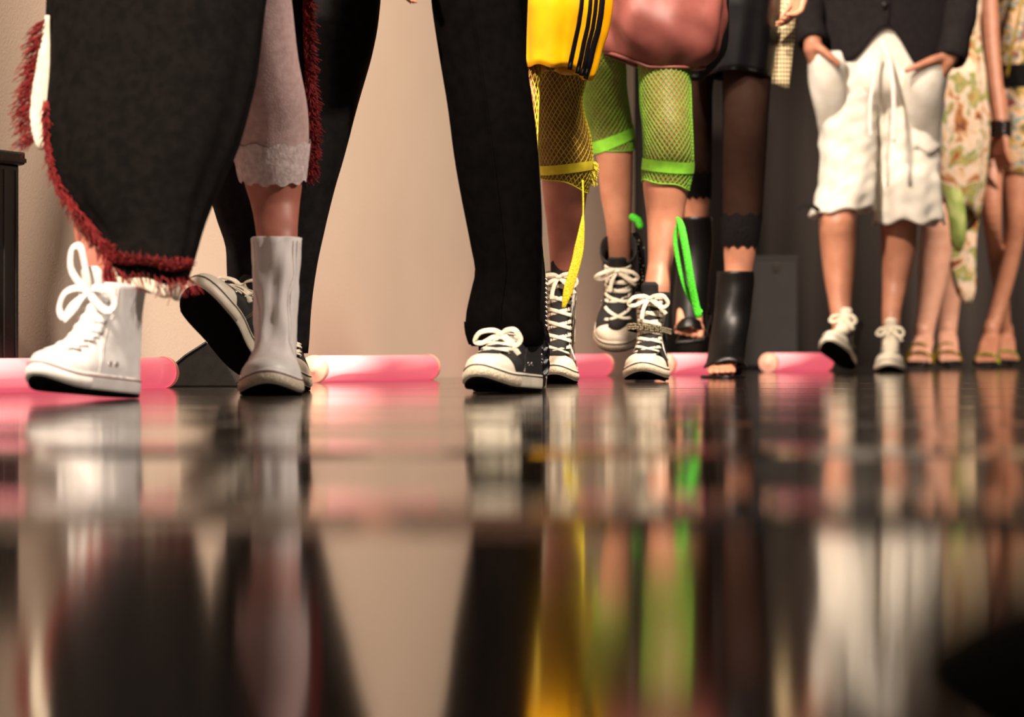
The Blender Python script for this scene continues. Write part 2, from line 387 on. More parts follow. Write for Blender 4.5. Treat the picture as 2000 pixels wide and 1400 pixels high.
def bag():
    c = Vector((.184, .46, 0)); root = thing('camera_bag', c, 'soft black bag on the floor right in front of the lens', 'bag')
    g = G(); rows = []
    for i in range(15):
        f = -pi/2+pi*i/14; r = []
        for j in range(40):
            a = 2*pi*j/40; sg = lambda v, e: math.copysign(abs(v)**e, v)
            r.append((c.x+.130*sg(math.cos(f), .9)*sg(math.cos(a), .85), c.y+.07*sg(math.cos(f), .9)*sg(math.sin(a), .8), .030+.030*sg(math.sin(f), .95)))
        rows.append(r)
    build('body', g.grid(rows, True, True, True), M['bag'], root)
    build('zip', G().tube([(c.x+.11*math.cos(a), c.y+.057*math.sin(a), .042-.006*abs(math.cos(a))) for a in np.linspace(0, 2*pi, 40)], .002, 6), M['box_metal'], root)
    build('handle', G().tube(smooth_path([(c.x-.01, c.y, .05), (c.x+.0, c.y, .062), (c.x+.03, c.y, .066), (c.x+.06, c.y, .06), (c.x+.07, c.y, .045)]), .005, 10), M['bag'], root)
bag()

# ------------------------------------------------------------------ sneaker builder
def sole_b(t): return float(np.interp(t, [0, .12, .3, .45, .62, .76, .9, 1], [.033, .035, .0345, .036, .044, .0485, .046, .040]))
def sole_e(t):
    u = abs(2*t-1); return max(0, 1-u**3.0)**(1/2.1)
def sneaker(parent, heel, yaw, pitch=0, roll=0, L=.27, W=1.0, zc=.15, up='canvas_black', rub='rubber', lace='lace', out='outsole', tongue='canvas_black',
            stripe='stripe', bow='bow', rows=6, wr=0, label=None, rib='rubber_rib', name='sneaker', sock=True):
    Mx = Matrix.Translation(Vector(heel)) @ Matrix.Rotation(pi+math.radians(yaw), 4, 'Z') @ Matrix.Rotation(math.radians(pitch), 4, 'X') @ Matrix.Rotation(math.radians(roll), 4, 'Y')
    NN = 22
    def outline(y0, y1, k, ws, off=0, z=0):
        pts = []; span = y1-y0
        for j in range(2*NN):
            a = pi*j/NN; t = (1-math.cos(a))/2; sgn = 1 if j < NN else -1
            yy = y0+span*t; b = sole_b(yy/L)*(1-k)+.037*k
            x = sgn*(b*ws*W*sole_e(t)+(off if 0 < j % NN else 0))
            ye = yy+(off*(2*t-1))
            pts.append(Vector((x+(.004*W*max(0, yy/L-.4) if k < .5 else 0), ye, z+.016*max(0, yy/L-.74)**2/.0676)))
        return pts
    kz = (zc-.092)/(.15-.092)
    keys = [(.026, .0, .985, 0, .98), (.040, .0, .965, .05, .97), (.050, .0, .915, .15, .93), (.058, .0, .84, .3, .88), (.068, .003, .74, .5, .84), (.079, .008, .655, .65, .82),
            (.092, .015, .585, .8, .83), (.092+.023*kz, .028, .525, .95, .86), (.092+.045*kz, .026, .495, 1, .93), (zc, .018, .49, 1, 1.0)]
    ks = np.array(keys); NZ = 30; rws = []
    for i in range(NZ+1):
        u = i/NZ; z = .026+(zc-.026)*(u**1.35); a, b, k, ws = hermite(ks, z)
        ol = outline(a*L, b*L, float(np.clip(k, 0, 1)), ws, 0, z)
        if wr:
            e = min(1, max(0, (z-.05)/.05)); cy = (a+b)/2*L
            for j, p in enumerate(ol):
                q = 2*pi*j/len(ol); f = 1+wr*e*(math.sin(7*q+14*z)+.7*math.sin(11*q-34*z+1)+.6*math.sin(3*q+75*z)+.5*math.sin(5*q-52*z))
                p.x *= f; p.y = cy+(p.y-cy)*f
        rws.append(ol)
    gu = G().grid(rws, True)
    bvh = BVHTree.FromPolygons([tuple(p) for p in gu.v], gu.f)
    # inner collar wall
    inner = []
    for z, off in ((zc+.002, -.002), (zc, -.005), (zc-.03, -.006)):
        a, b, k, ws = hermite(ks, min(z, zc)); inner.append(outline(a*L, b*L, 1, ws, off, z))
    g2 = G().grid(rws+inner, True)
    # nothing but this mesh carries the canvas; the rest are its sub-parts
    o = build(name, g2.mat(Mx), M[up], parent, label=label)
    def sub(nm, g, mm, **kw): return build(nm, g.mat(Mx), M[mm], o, **kw)
    # rubber
    sub('midsole', G().grid([outline(0, L, 0, 1, q, z) for q, z in ((-.003, .004), (.0, .005), (.0012, .010), (.0014, .022), (.0008, .0285), (-.003, .0305))], True, True, True), rub)
    sub('outsole', G().grid([outline(0, L, 0, 1, q, z) for q, z in ((-.004, .0), (-.0005, .0006), (.0004, .003), (.0, .0055))], True, True, True), out)
    sub('foxing_stripe', G().grid([outline(0, L, 0, 1, q, z) for q, z in ((.0005, .0238), (.0022, .0242), (.0022, .0258), (.0005, .0262))], True), stripe)
    g = G()
    lo = [outline(0, L, 0, 1, q, z) for q, z in ((.0008, .007), (.0034, .0085), (.0036, .020), (.0010, .0222))]
    sel = [j for j in range(2*NN) if lo[0][j].y > .70*L]
    sel = sorted(sel); g.grid([[r[j] for j in sel] for r in lo], False); sub('toe_bumper', g, rib)
    # toe cap: rubber shell over the toe
    bm = bmesh.new(); bv = [bm.verts.new(p) for p in gu.v]
    for f in gu.f:
        try: bm.faces.new([bv[i] for i in f])
        except ValueError: pass
    bmesh.ops.bisect_plane(bm, geom=bm.verts[:]+bm.edges[:]+bm.faces[:], plane_co=(0, .80*L, .05), plane_no=(0, 1, -.35), clear_inner=True)
    bmesh.ops.remove_doubles(bm, verts=bm.verts[:], dist=.00005); bmesh.ops.recalc_face_normals(bm, faces=bm.faces[:]); bm.normal_update(); bm.verts.index_update()
    sg = 1 if sum(v.normal.dot(Vector((v.co.x, v.co.y-.75*L, v.co.z-.03))) for v in bm.verts) > 0 else -1
    g = G(); g.v = [v.co+v.normal*(sg*.0022) for v in bm.verts]; g.f = [tuple(v.index for v in f.verts) for f in bm.faces]; bm.free()
    sub('toe_cap', g, rub)
    def hit(x, z, off=.0025):
        r = bvh.ray_cast(Vector((x, 1, z)), Vector((0, -1, 0)))
        if r[0] is None: return None
        n = r[1] if r[1].y > 0 else -r[1]
        return r[0]+n*off, n
    z0 = .062; z1 = zc-.012
    # tongue
    tr = []
    for i in range(18):
        z = .058+(zc-.002-.058)*i/17; row = []
        for x in np.linspace(-.017*W, .017*W, 7):
            h = hit(x, z, .0012)
            if h: row.append(h[0])
        if len(row) == 7: tr.append(row)
    last = tr[-1]
    for k in (1, 2, 3): tr.append([p+Vector((0, .0015*k, .009*k-(.006 if abs(i-3) == 3 else 0))) for i, p in enumerate(last)])
    if rows: sub('tongue', G().grid(tr, False), tongue, solid=.003)
    # eyelets, stays, laces
    ge = G(); gl = G(); xs = .0235*W
    for k in range(rows):
        za = z0+(z1-z0)*k/max(1, rows-1); zb = min(z1, za+(z1-z0)/max(1, rows-1)*.55)
        for s in (-1, 1):
            h = hit(s*xs, za, .0015)
            if h:
                n = h[1]; S = n.cross(Vector((0, 0, 1))).normalized(); B = n.cross(S)
                ge.tube([h[0]+S*(.0036*math.cos(a))+B*(.0036*math.sin(a)) for a in np.linspace(0, 2*pi, 11)], .0013, 6, False)
            pts = []; nn = []
            for q in np.linspace(-1, 1, 11):
                hh = hit(s*q*xs, za+(zb-za)*(q+1)/2, .0028+.0016*(s > 0)+.001*math.cos(q*1.5))
                if hh: pts.append(hh[0]); nn.append(hh[1])
            if len(pts) > 3: gl.ribbon(pts, nn, .0078, .0018)
    for s in (-1, 1):
        for fy in (.40, .47):
            r = bvh.ray_cast(Vector((s*.3, fy*L, .046)), Vector((-s, 0, 0)))
            if r[0] is not None:
                ge.tube([r[0]+Vector((s*.0008, .0034*math.cos(a), .0034*math.sin(a))) for a in np.linspace(0, 2*pi, 11)], .0012, 6, False)
    hk = hit(0, z1-.002, .006)
    kp = hk[0] if hk else Vector((0, .5*L, zc))
    if bow:
        shapes = {'bow': ([(-.012, .010, .006), (-.030, .017, .006), (-.040, .016, -.010), (-.030, .014, -.020), (-.012, .010, -.006)],
                          [(.012, .010, .006), (.032, .017, .002), (.042, .014, -.012), (.030, .014, -.016), (.012, .010, -.006)],
                          [(.006, .010, -.010), (.012, .016, -.028), (.014, .022, -.048)], [(-.010, .010, -.008), (-.026, .015, -.022), (-.036, .012, -.036)]),
                  'big': ([(.012, .010, .012), (.026, .014, .034), (.024, .016, .062), (.008, .018, .066), (.000, .016, .040), (-.004, .010, .012)],
                          [(.014, .012, .004), (.034, .016, -.004), (.044, .014, -.026), (.034, .016, -.040), (.018, .018, -.022)],
                          [(-.016, .010, .004), (-.038, .006, .000), (-.046, .000, -.020), (-.036, .006, -.030), (-.014, .010, -.012)],
                          [(.004, .014, -.012), (.014, .022, -.032), (.028, .024, -.046)])}[bow]
        for sh in shapes:
            pts = smooth_path([kp]+[kp+Vector((a*W, b, c)) for a, b, c in sh]+([kp] if len(sh) > 4 else []), 7)
            gl.ribbon(pts, (0.15, 1, .35), .009 if bow == 'bow' else .011, .002)
        gl.tube([kp+Vector((-.006, .002, .001)), kp+Vector((.006, .002, -.001))], .0055, 8)
    if rows: sub('laces', gl, lace); sub('eyelets', ge, 'metal', kind='stuff')
    # side seam: two lines of stitching and a heel strip
    gs = G()
    for s in (-1, 1):
        for dy in (0, .005):
            pts = []
            for q in np.linspace(0, 1, 9):
                z = .032+(zc-.005-.032)*q; y = (.60-.20*min(1, q*1.3))*L+dy
                r = bvh.ray_cast(Vector((s*.3, y, z)), Vector((-s, 0, 0)))
                if r[0] is not None: pts.append(r[0]+Vector((s*.0006, 0, 0)))
            if len(pts) > 3: gs.tube(pts, .0007, 5)
    sub('stitching', gs, 'lace_w' if up != 'canvas_black' else 'metal', kind='stuff')
    gh = G(); rr = []
    for q in np.linspace(0, 1, 10):
        z = .028+(zc-.002-.028)*q; row = []
        for x in np.linspace(-.010, .010, 5):
            r = bvh.ray_cast(Vector((x, -1, z)), Vector((0, 1, 0)))
            row.append((r[0] if r[0] is not None else Vector((x, 0, z)))+Vector((0, -.0012, 0)))
        rr.append(row)
    sub('heel_strip', gh.grid(rr, False), rub if up != 'canvas_black' else up)
    # point inside the collar where the ankle enters
    o['_c'] = 0; del o['_c']
    return o, (Mx @ Vector((0, .25*L, zc))), (Mx @ Vector((0, .23*L, .07)))

# ------------------------------------------------------------------ people helpers
def leg(g, keys, infl=0): g.loft(keys, n=34, N=24, cap0=True, cap1=True, infl=infl)
def torso(g, cx, cy, zb, zt, rx=.15, ry=.105):
    g.stack([(cx, cy, zb, rx*.75, ry*.8), (cx, cy, zb+.10, rx*1.1, ry*1.05), (cx, cy, zb+.22, rx, ry), (cx, cy, (zb+.22+zt)/2+.02, rx*.86, ry*.9), (cx, cy, zt, rx*.95, ry)])
def arm(g, pts, rad): g.tube(smooth_path(pts, 4), list(np.interp(np.linspace(0, 1, 4*(len(pts)-1)+1), np.linspace(0, 1, len(rad)), rad)), 14)
def hand(g, wrist, dirn, palm_n, sc=1.0, curl=.5, side=1, spread=.12):
    """palm box of tubes and five chained fingers; dirn = towards fingertips, palm_n = out of the palm, side = thumb side sign"""
    D = Vector(dirn).normalized(); N = Vector(palm_n); N = (N-D*N.dot(D)).normalized(); S = D.cross(N).normalized()*side
    wv = Vector(wrist)
    for k, (lat, ln) in enumerate(((.030, .068), (.011, .076), (-.009, .070), (-.027, .054))):
        base = wv+D*(.088*sc)+S*(lat*sc)
        g.tube([wv+D*.005*sc+S*lat*.55*sc, wv+D*.05*sc+S*lat*.9*sc, base], [.014*sc, .0135*sc, .0105*sc], 10)
        p = base; dd = (D+S*lat/.03*spread).normalized(); pts = [p]; c = curl*(.8+.12*k)
        for seg in (.44, .31, .25):
            dd = (Matrix.Rotation(c, 3, S if True else S) @ dd) if False else (dd*math.cos(c)+N*math.sin(c)*(1)).normalized()
            p = p+dd*(ln*sc*seg); pts.append(p)
        g.tube(pts, [.0095*sc, .0088*sc, .008*sc, .0066*sc], 10)
    b = wv+D*.022*sc+S*.026*sc
    p1 = b+(D*.6+S*.7+N*.25).normalized()*.034*sc; p2 = p1+(D*.85+S*.3+N*.3).normalized()*.03*sc; p3 = p2+(D*.95+N*.35).normalized()*.024*sc
    g.tube([wv+D*.01*sc+S*.012*sc, b, p1, p2, p3], [.013*sc, .014*sc, .0115*sc, .010*sc, .0075*sc], 10)
def bare_foot(g, ankle, ball, toe_dir, sc=1.0, side=1):
    """foot from ankle down to the ball with five toes; side = big-toe side sign along +S"""
    A = Vector(ankle); B = Vector(ball); T = Vector(toe_dir).normalized(); S = T.cross(Vector((0, 0, 1))).normalized()*side
    heel = A+(-T)*.035*sc+Vector((0, 0, -.055*sc))
    g.tube([A+Vector((0, 0, .04*sc)), A, heel], [.030*sc, .033*sc, .026*sc], 14)
    for lat in (.022, 0, -.022):
        g.tube([A+Vector((0, 0, -.005))+S*lat*.5*sc, (A+B)/2+S*lat*.8*sc+Vector((0, 0, .008*sc)), B+S*lat*sc], [.026*sc, .021*sc, .0155*sc], 12)
    g.tube([heel, (heel+B)/2, B], [.02*sc, .017*sc, .013*sc], 10)
    for k, (lat, ln, r) in enumerate(((.031, .040, .0112), (.0115, .039, .0074), (-.0055, .035, .0070), (-.021, .029, .0066), (-.035, .023, .0064))):
        p = B+S*lat*sc-T*.004*sc; q = p+T*ln*.5*sc+Vector((0, 0, .003*sc)); e = p+T*ln*sc+Vector((0, 0, -.002*sc))
        g.tube([p, q, e], [r*sc*1.05, r*sc, r*sc*.95], 10)
def fishnet(keys, nh, turns, r, infl=.0022, hemf=None, seg=46, top=None):
    ks = np.array(keys, float); ks = ks[np.argsort(ks[:, 0])]; g = G()
    for s in (-1, 1):
        for i in range(nh):
            pts = []
            for q in range(seg+1):
                v = q/seg; a = 2*pi*i/nh+s*turns*2*pi*v; y0 = ks[0, 0] if top is None else top
                y1 = hemf(a) if hemf else ks[-1, 0]; y = y0+(y1-y0)*v; xl, xr, d, rr = hermite(ks, y); hw = (xr-xl)/2/F*d+infl
                pts.append(Vector(((((xl+xr)/2-1000)/F*d)+hw*math.cos(a), d-hw*rr*math.sin(a), H+(YH-y)/F*d)))
            g.tube(pts, r, 4, False)
    return g
def band(keys, y0, y1, infl=.003, sl=0, wob=0, n=6, fold=None, sag=0):
    return G().loft(keys, head=lambda a: y0+sl*math.cos(a)+sag*math.sin(a)+wob*math.sin(9*a), hem=lambda a: y1+sl*math.cos(a)+sag*math.sin(a)+wob*math.sin(11*a+1), n=n, N=44, infl=infl, fold=fold)
def fringe(path, n, length, dirv, spread=.5, r=.0006):
    path = smooth_path(path, 8); g = G(); D = Vector(dirv).normalized()
    for k in range(n):
        t = random.random()*(len(path)-1.001); i = int(t); p = path[i].lerp(path[i+1], t-i)
        p = p+Vector((random.uniform(-.003, .003), random.uniform(-.004, .004), random.uniform(-.003, .003)))
        dd = (D+Vector((random.uniform(-1, 1), random.uniform(-1, 1), random.uniform(-1, 1)))*spread).normalized()
        l = length*random.uniform(.5, 1.2); e = p+dd*l*.6; e2 = e+(dd+Vector((random.uniform(-.6, .6), random.uniform(-.6, .6), -.3))).normalized()*l*.4
        g.tube([p, e, e2], [r, r, r*.6], 4, False)
    return g
def edge_path(keys, ang, ys, infl=0):
    ks = np.array(keys, float); ks = ks[np.argsort(ks[:, 0])]; out = []
    for y in ys:
        xl, xr, d, rr = hermite(ks, y); hw = (xr-xl)/2/F*d+infl
        out.append(Vector(((((xl+xr)/2-1000)/F*d)+hw*math.cos(ang), d-hw*rr*math.sin(ang), H+(YH-y)/F*d)))
    return out
def person(base, label): return thing('person', (base[0], base[1], 0), label, 'person', None)
def folds(*ws):
    return lambda a, v, y: 1+sum(A*math.sin(k*a+ph+q*v) for A, k, ph, q in ws)

# ================================================================== person 1: black draped skirt, red frayed edges, white high-tops
def person_white_hightops():
    root = person(P(300, 700, 5.0), 'person in long black skirt with red frayed trim and white high-top sneakers')
    b = G()
    l1 = [(-330, 205, 380, 4.98, .9), (-100, 185, 340, 4.96, .95), (60, 170, 300, 4.94, 1), (180, 165, 275, 4.92, 1), (300, 158, 262, 4.9, 1.0), (400, 142, 240, 4.87, 1.0), (470, 145, 232, 4.82, 1), (540, 164, 236, 4.75, .95), (575, 184, 246, 4.71, 1), (640, 200, 246, 4.69, 1)]
    l2 = [(-330, 350, 530, 5.0, .9), (-150, 400, 550, 5.05, .95), (0, 440, 566, 5.12, 1), (110, 448, 578, 5.16, 1), (200, 452, 596, 5.2, 1.05), (265, 455, 600, 5.23, 1.05), (330, 468, 594, 5.24, 1.05), (400, 490, 586, 5.24, 1), (460, 500, 582, 5.2, 1), (540, 508, 582, 5.18, 1), (620, 508, 582, 5.17, 1)]
    leg(b, l1); leg(b, l2)
    torso(b, P(352, 0, 4.95).x, 4.99, .78, 1.14, .125, .085)
    build('body', remesh(b, .006), M['skin_rose'], root)
    fold_l = folds((.010, 9, 0, 14), (.006, 17, 2, -9))
    build('legging', G().loft(l2, n=40, N=40, infl=.003, hem=lambda a: 352+6*math.sin(a), fold=fold_l), M['rose_knit'], root)
    build('lace_cuff', band(l2, 276, 352, .006, wob=4, n=10, fold=folds((.014, 22, 0, 5), (.01, 13, 1, -8)), sag=14), M['lace_white'], root)
    sk = [(-560, 160, 548, 5.0, .85), (-330, 130, 572, 5.03, .9), (-200, 112, 566, 5.0, .82), (-80, 98, 536, 4.94, .68), (0, 95, 520, 4.90, .62), (150, 92, 500, 4.86, .62), (220, 91, 483, 4.84, .62), (290, 96, 462, 4.82, .64), (350, 112, 436, 4.80, .64), (400, 145, 412, 4.78, .64), (450, 190, 394, 4.76, .64), (500, 212, 380, 4.74, .64), (550, 205, 364, 4.73, .64)]
    def hem(a): return 545+8*math.cos(a)-22*max(0, -math.cos(a))**3-4*math.sin(5*a)
    fo = lambda a, v, y: 1+(.022*math.sin(6*a+2*v)+.012*math.sin(13*a-3*v))*(.25+v)
    skirt = build('skirt', G().loft(sk, hem=hem, n=46, N=80, fold=fo, cap0=True), M['black_wool'], root, solid=.004)
    g = G().loft(sk, head=lambda a: hem(a)-6, hem=lambda a: hem(a)+22+10*math.cos(a), n=4, N=60, infl=-.004, fold=lambda a, v, y: fo(a, 1, y))
    build('lining_hem', g, M['cream'], skirt, solid=.002)
    # red frayed trim along the wrapped edge and the hem
    ep = edge_path(sk, pi*.93, range(200, 541, 34), .003)
    hp = [edge_path(sk, a, [hem(a)-8], .004)[0] for a in np.linspace(pi*.95, .05, 14)]
    g = fringe(ep, 700, .030, (.5, -.5, -.9), .55, .0009); g2 = fringe([p+Vector((0, 0, .014)) for p in hp], 560, .018, (0, -.5, .6), .6, .0010); g.add(g2.v, g2.f)
    g2 = fringe(hp, 60, .035, (.3, -.2, -1), .5, .0008); g.add(g2.v, g2.f)
    build('frayed_trim', g, M['red'], skirt)
    # turned-back pale lining standing off the left side
    lk = [(30, 88, 97, 4.85, .3), (80, 80, 98, 4.85, .3), (130, 70, 98, 4.84, .3), (220, 58, 96, 4.83, .3), (275, 66, 92, 4.82, .3), (292, 76, 88, 4.82, .3)]
    flap = build('turned_lining', G().loft(lk, n=24, N=24, cap1=True, cap0=True), M['cream'], root)
    build('frayed_trim', fringe(edge_path(lk, pi, range(40, 291, 30)), 300, .035, (-.6, -.1, -.45), .35, .0007), M['red'], flap)
    # coat tail behind the other leg
    ck = [(-500, 380, 560, 5.22, .35), (-250, 440, 588, 5.28, .32), (-120, 478, 593, 5.36, .3), (0, 500, 594, 5.40, .28), (120, 515, 597, 5.4, .26), (220, 530, 604, 5.4, .26), (300, 540, 604, 5.4, .24), (345, 555, 596, 5.4, .2)]
    tail = build('coat_tail', G().loft(ck, n=26, N=32, cap0=True, cap1=True), M['black_wool'], root)
    build('frayed_trim', fringe(edge_path(ck, .1, range(-100, 345, 34)), 1500, .026, (.55, -.35, -.5), .55, .0010), M['red'], tail)
    h1 = P(262, 0, 4.75); h1.z = 0
    sneaker(root, h1, -27, 4, 0, .255, 1.0, .168, 'canvas_white', 'rubber_white', 'lace_w', 'outsole', 'canvas_white', 'stripe_red', 'big', 7, rib='rubber_white')
    h2 = P(544, 0, 5.24); h2.z = 0
    sneaker(root, h2, 1, 0, 0, .255, 1.13, .262, 'leather_white', 'rubber_white', 'lace_w', 'outsole', 'leather_white', 'stripe_red', None, 0, wr=.045, rib='rubber_rib')
person_white_hightops()

# ================================================================== person 2: charcoal trousers, one sneaker lifted sole-first
def person_charcoal_trousers():
    root = person(P(560, 700, 5.65), 'person in charcoal trousers lifting a cream-toed sneaker sole-first')
    r = [(-260, 520, 740, 5.75, .85), (-100, 540, 750, 5.75, .8), (0, 545, 744, 5.74, .8), (120, 543, 722, 5.72, .85), (200, 540, 702, 5.7, .9), (300, 533, 672, 5.68, .95), (400, 522, 645, 5.68, 1), (500, 508, 624, 5.68, 1), (600, 496, 608, 5.68, 1), (690, 488, 600, 5.68, 1.05)]
    l = [(-260, 400, 600, 5.72, .85), (-100, 385, 575, 5.62, .85), (0, 380, 560, 5.56, .9), (200, 385, 535, 5.5, .95), (340, 402, 520, 5.5, 1), (430, 425, 518, 5.55, 1), (480, 440, 522, 5.58, 1), (530, 442, 524, 5.58, 1), (585, 446, 530, 5.58, 1)]
    b = G(); leg(b, r, -.015); leg(b, l[:-1]+[(620, 470, 520, 5.56, 1)], -.014); torso(b, P(560, 0, 5.75).x, 5.78, .78, 1.2, .15, .1)
    build('body', remesh(b, .007), M['skin'], root)
    g = G()
    f1 = lambda a, v, y: 1+.02*math.sin(3*a+9*v)*math.sin(7*v)+.02*math.sin(5*a+22*v)+.012*math.sin(2*a-30*v)
    g.loft(r, n=60, N=44, fold=f1); g.loft(l, n=50, N=44, fold=f1)
    g.stack([(P(560, 0, 5.75).x, 5.72, .74, .06, .05), (P(560, 0, 5.75).x, 5.74, .82, .12, .1), (P(560, 0, 5.75).x, 5.76, .95, .175, .125), (P(560, 0, 5.75).x, 5.77, 1.06, .155, .115)])
    tr = build('trousers', g, M['grey_denim'], root, solid=.003)
    build('hem_cuff', band(l, 548, 583, .004, n=4), M['grey_denim'], tr)
    h = P(488, 742, 5.52)
    sneaker(root, h, -22, 34, -9, .265, 1.18, .11, 'canvas_black', 'rubber', 'lace', 'outsole', 'canvas_black', rows=4, rib='rubber')
    h = P(560, 0, 5.80); h.z = 0
    sneaker(root, h, 4, 0, 0, .275, 1.0, .12, 'canvas_black', 'rubber', 'lace', 'outsole', 'canvas_black', rows=4, bow=None)
person_charcoal_trousers()

# ================================================================== person 3: wide black trousers, cream-toed black sneaker
def person_black_trousers():
    root = person(P(985, 700, 5.5), 'person in wide black trousers and black sneaker with cream rubber toe')
    f = [(-330, 830, 1010, 5.5, .8), (-150, 832, 1005, 5.45, .8), (0, 843, 1014, 5.4, .82), (100, 858, 1026, 5.38, .85), (200, 874, 1040, 5.36, .88), (300, 888, 1052, 5.35, .9), (400, 905, 1058, 5.35, .95), (480, 920, 1059, 5.35, 1), (530, 929, 1059, 5.35, 1), (570, 921, 1058, 5.35, 1), (620, 911, 1056, 5.34, 1), (652, 913, 1062, 5.34, 1), (676, 921, 1057, 5.34, 1)]
    k = [(-330, 880, 1050, 5.56, .8), (-100, 890, 1035, 5.58, .8), (100, 905, 1028, 5.6, .9), (300, 925, 1030, 5.62, .95), (500, 935, 1032, 5.64, 1), (690, 935, 1032, 5.64, 1)]
    b = G(); leg(b, f, -.022); leg(b, k, -.015); tx = P(945, 0, 5.55).x; torso(b, tx, 5.56, .86, 1.22, .14, .10)
    # hanging arm beside the left hip; fingertips just enter the picture
    arm(b, [(tx-.20, 5.52, 1.30), (tx-.215, 5.45, 1.05), (tx-.145, 5.32, .83)], [.042, .038, .027]); hand(b, (tx-.145, 5.32, .82), (-.02, -.25, -1), (.9, -.2, 0), 1.0, .25, 1)
    build('body', remesh(b, .006), M['skin'], root)
    g = G(); ff = lambda a, v, y: 1+.012*math.sin(4*a+3*v)+.014*math.sin(7*a-2*v)*v+.01*math.sin(3*a+26*v)*v
    g.loft(f, n=60, N=56, fold=ff); g.loft(k, n=30, N=40, fold=ff)
    g.stack([(tx, 5.52, .74, .06, .05), (tx, 5.53, .82, .125, .10), (tx, 5.55, .96, .18, .13), (tx, 5.56, 1.08, .16, .12)])
    tr = build('trousers', g, M['black_suit'], root, solid=.003)
    g = G()
    ep = edge_path(f, pi*.53, range(-300, 672, 30), .0015); g.ribbon(ep, (0, -1, 0), .003, .002); build('crease', g, M['black_suit'], tr)
    build('hem_cuff', band(f, 628, 673, .003, n=4, fold=lambda a, v, y: ff(a, .97, y)), M['black_suit'], tr)
    h = P(1042, 0, 5.42); h.z = 0
    sneaker(root, h, -20, 2, 0, .275, 1.02, .105, 'canvas_black', 'rubber', 'lace', 'outsole', 'canvas_black', rows=4, bow='bow')
    h = P(990, 0, 5.70); h.z = 0
    sneaker(root, h, -4, 0, 0, .27, 1.0, .105, 'canvas_black', 'rubber', 'lace', 'outsole', 'canvas_black', rows=3, bow=None)
person_black_trousers()

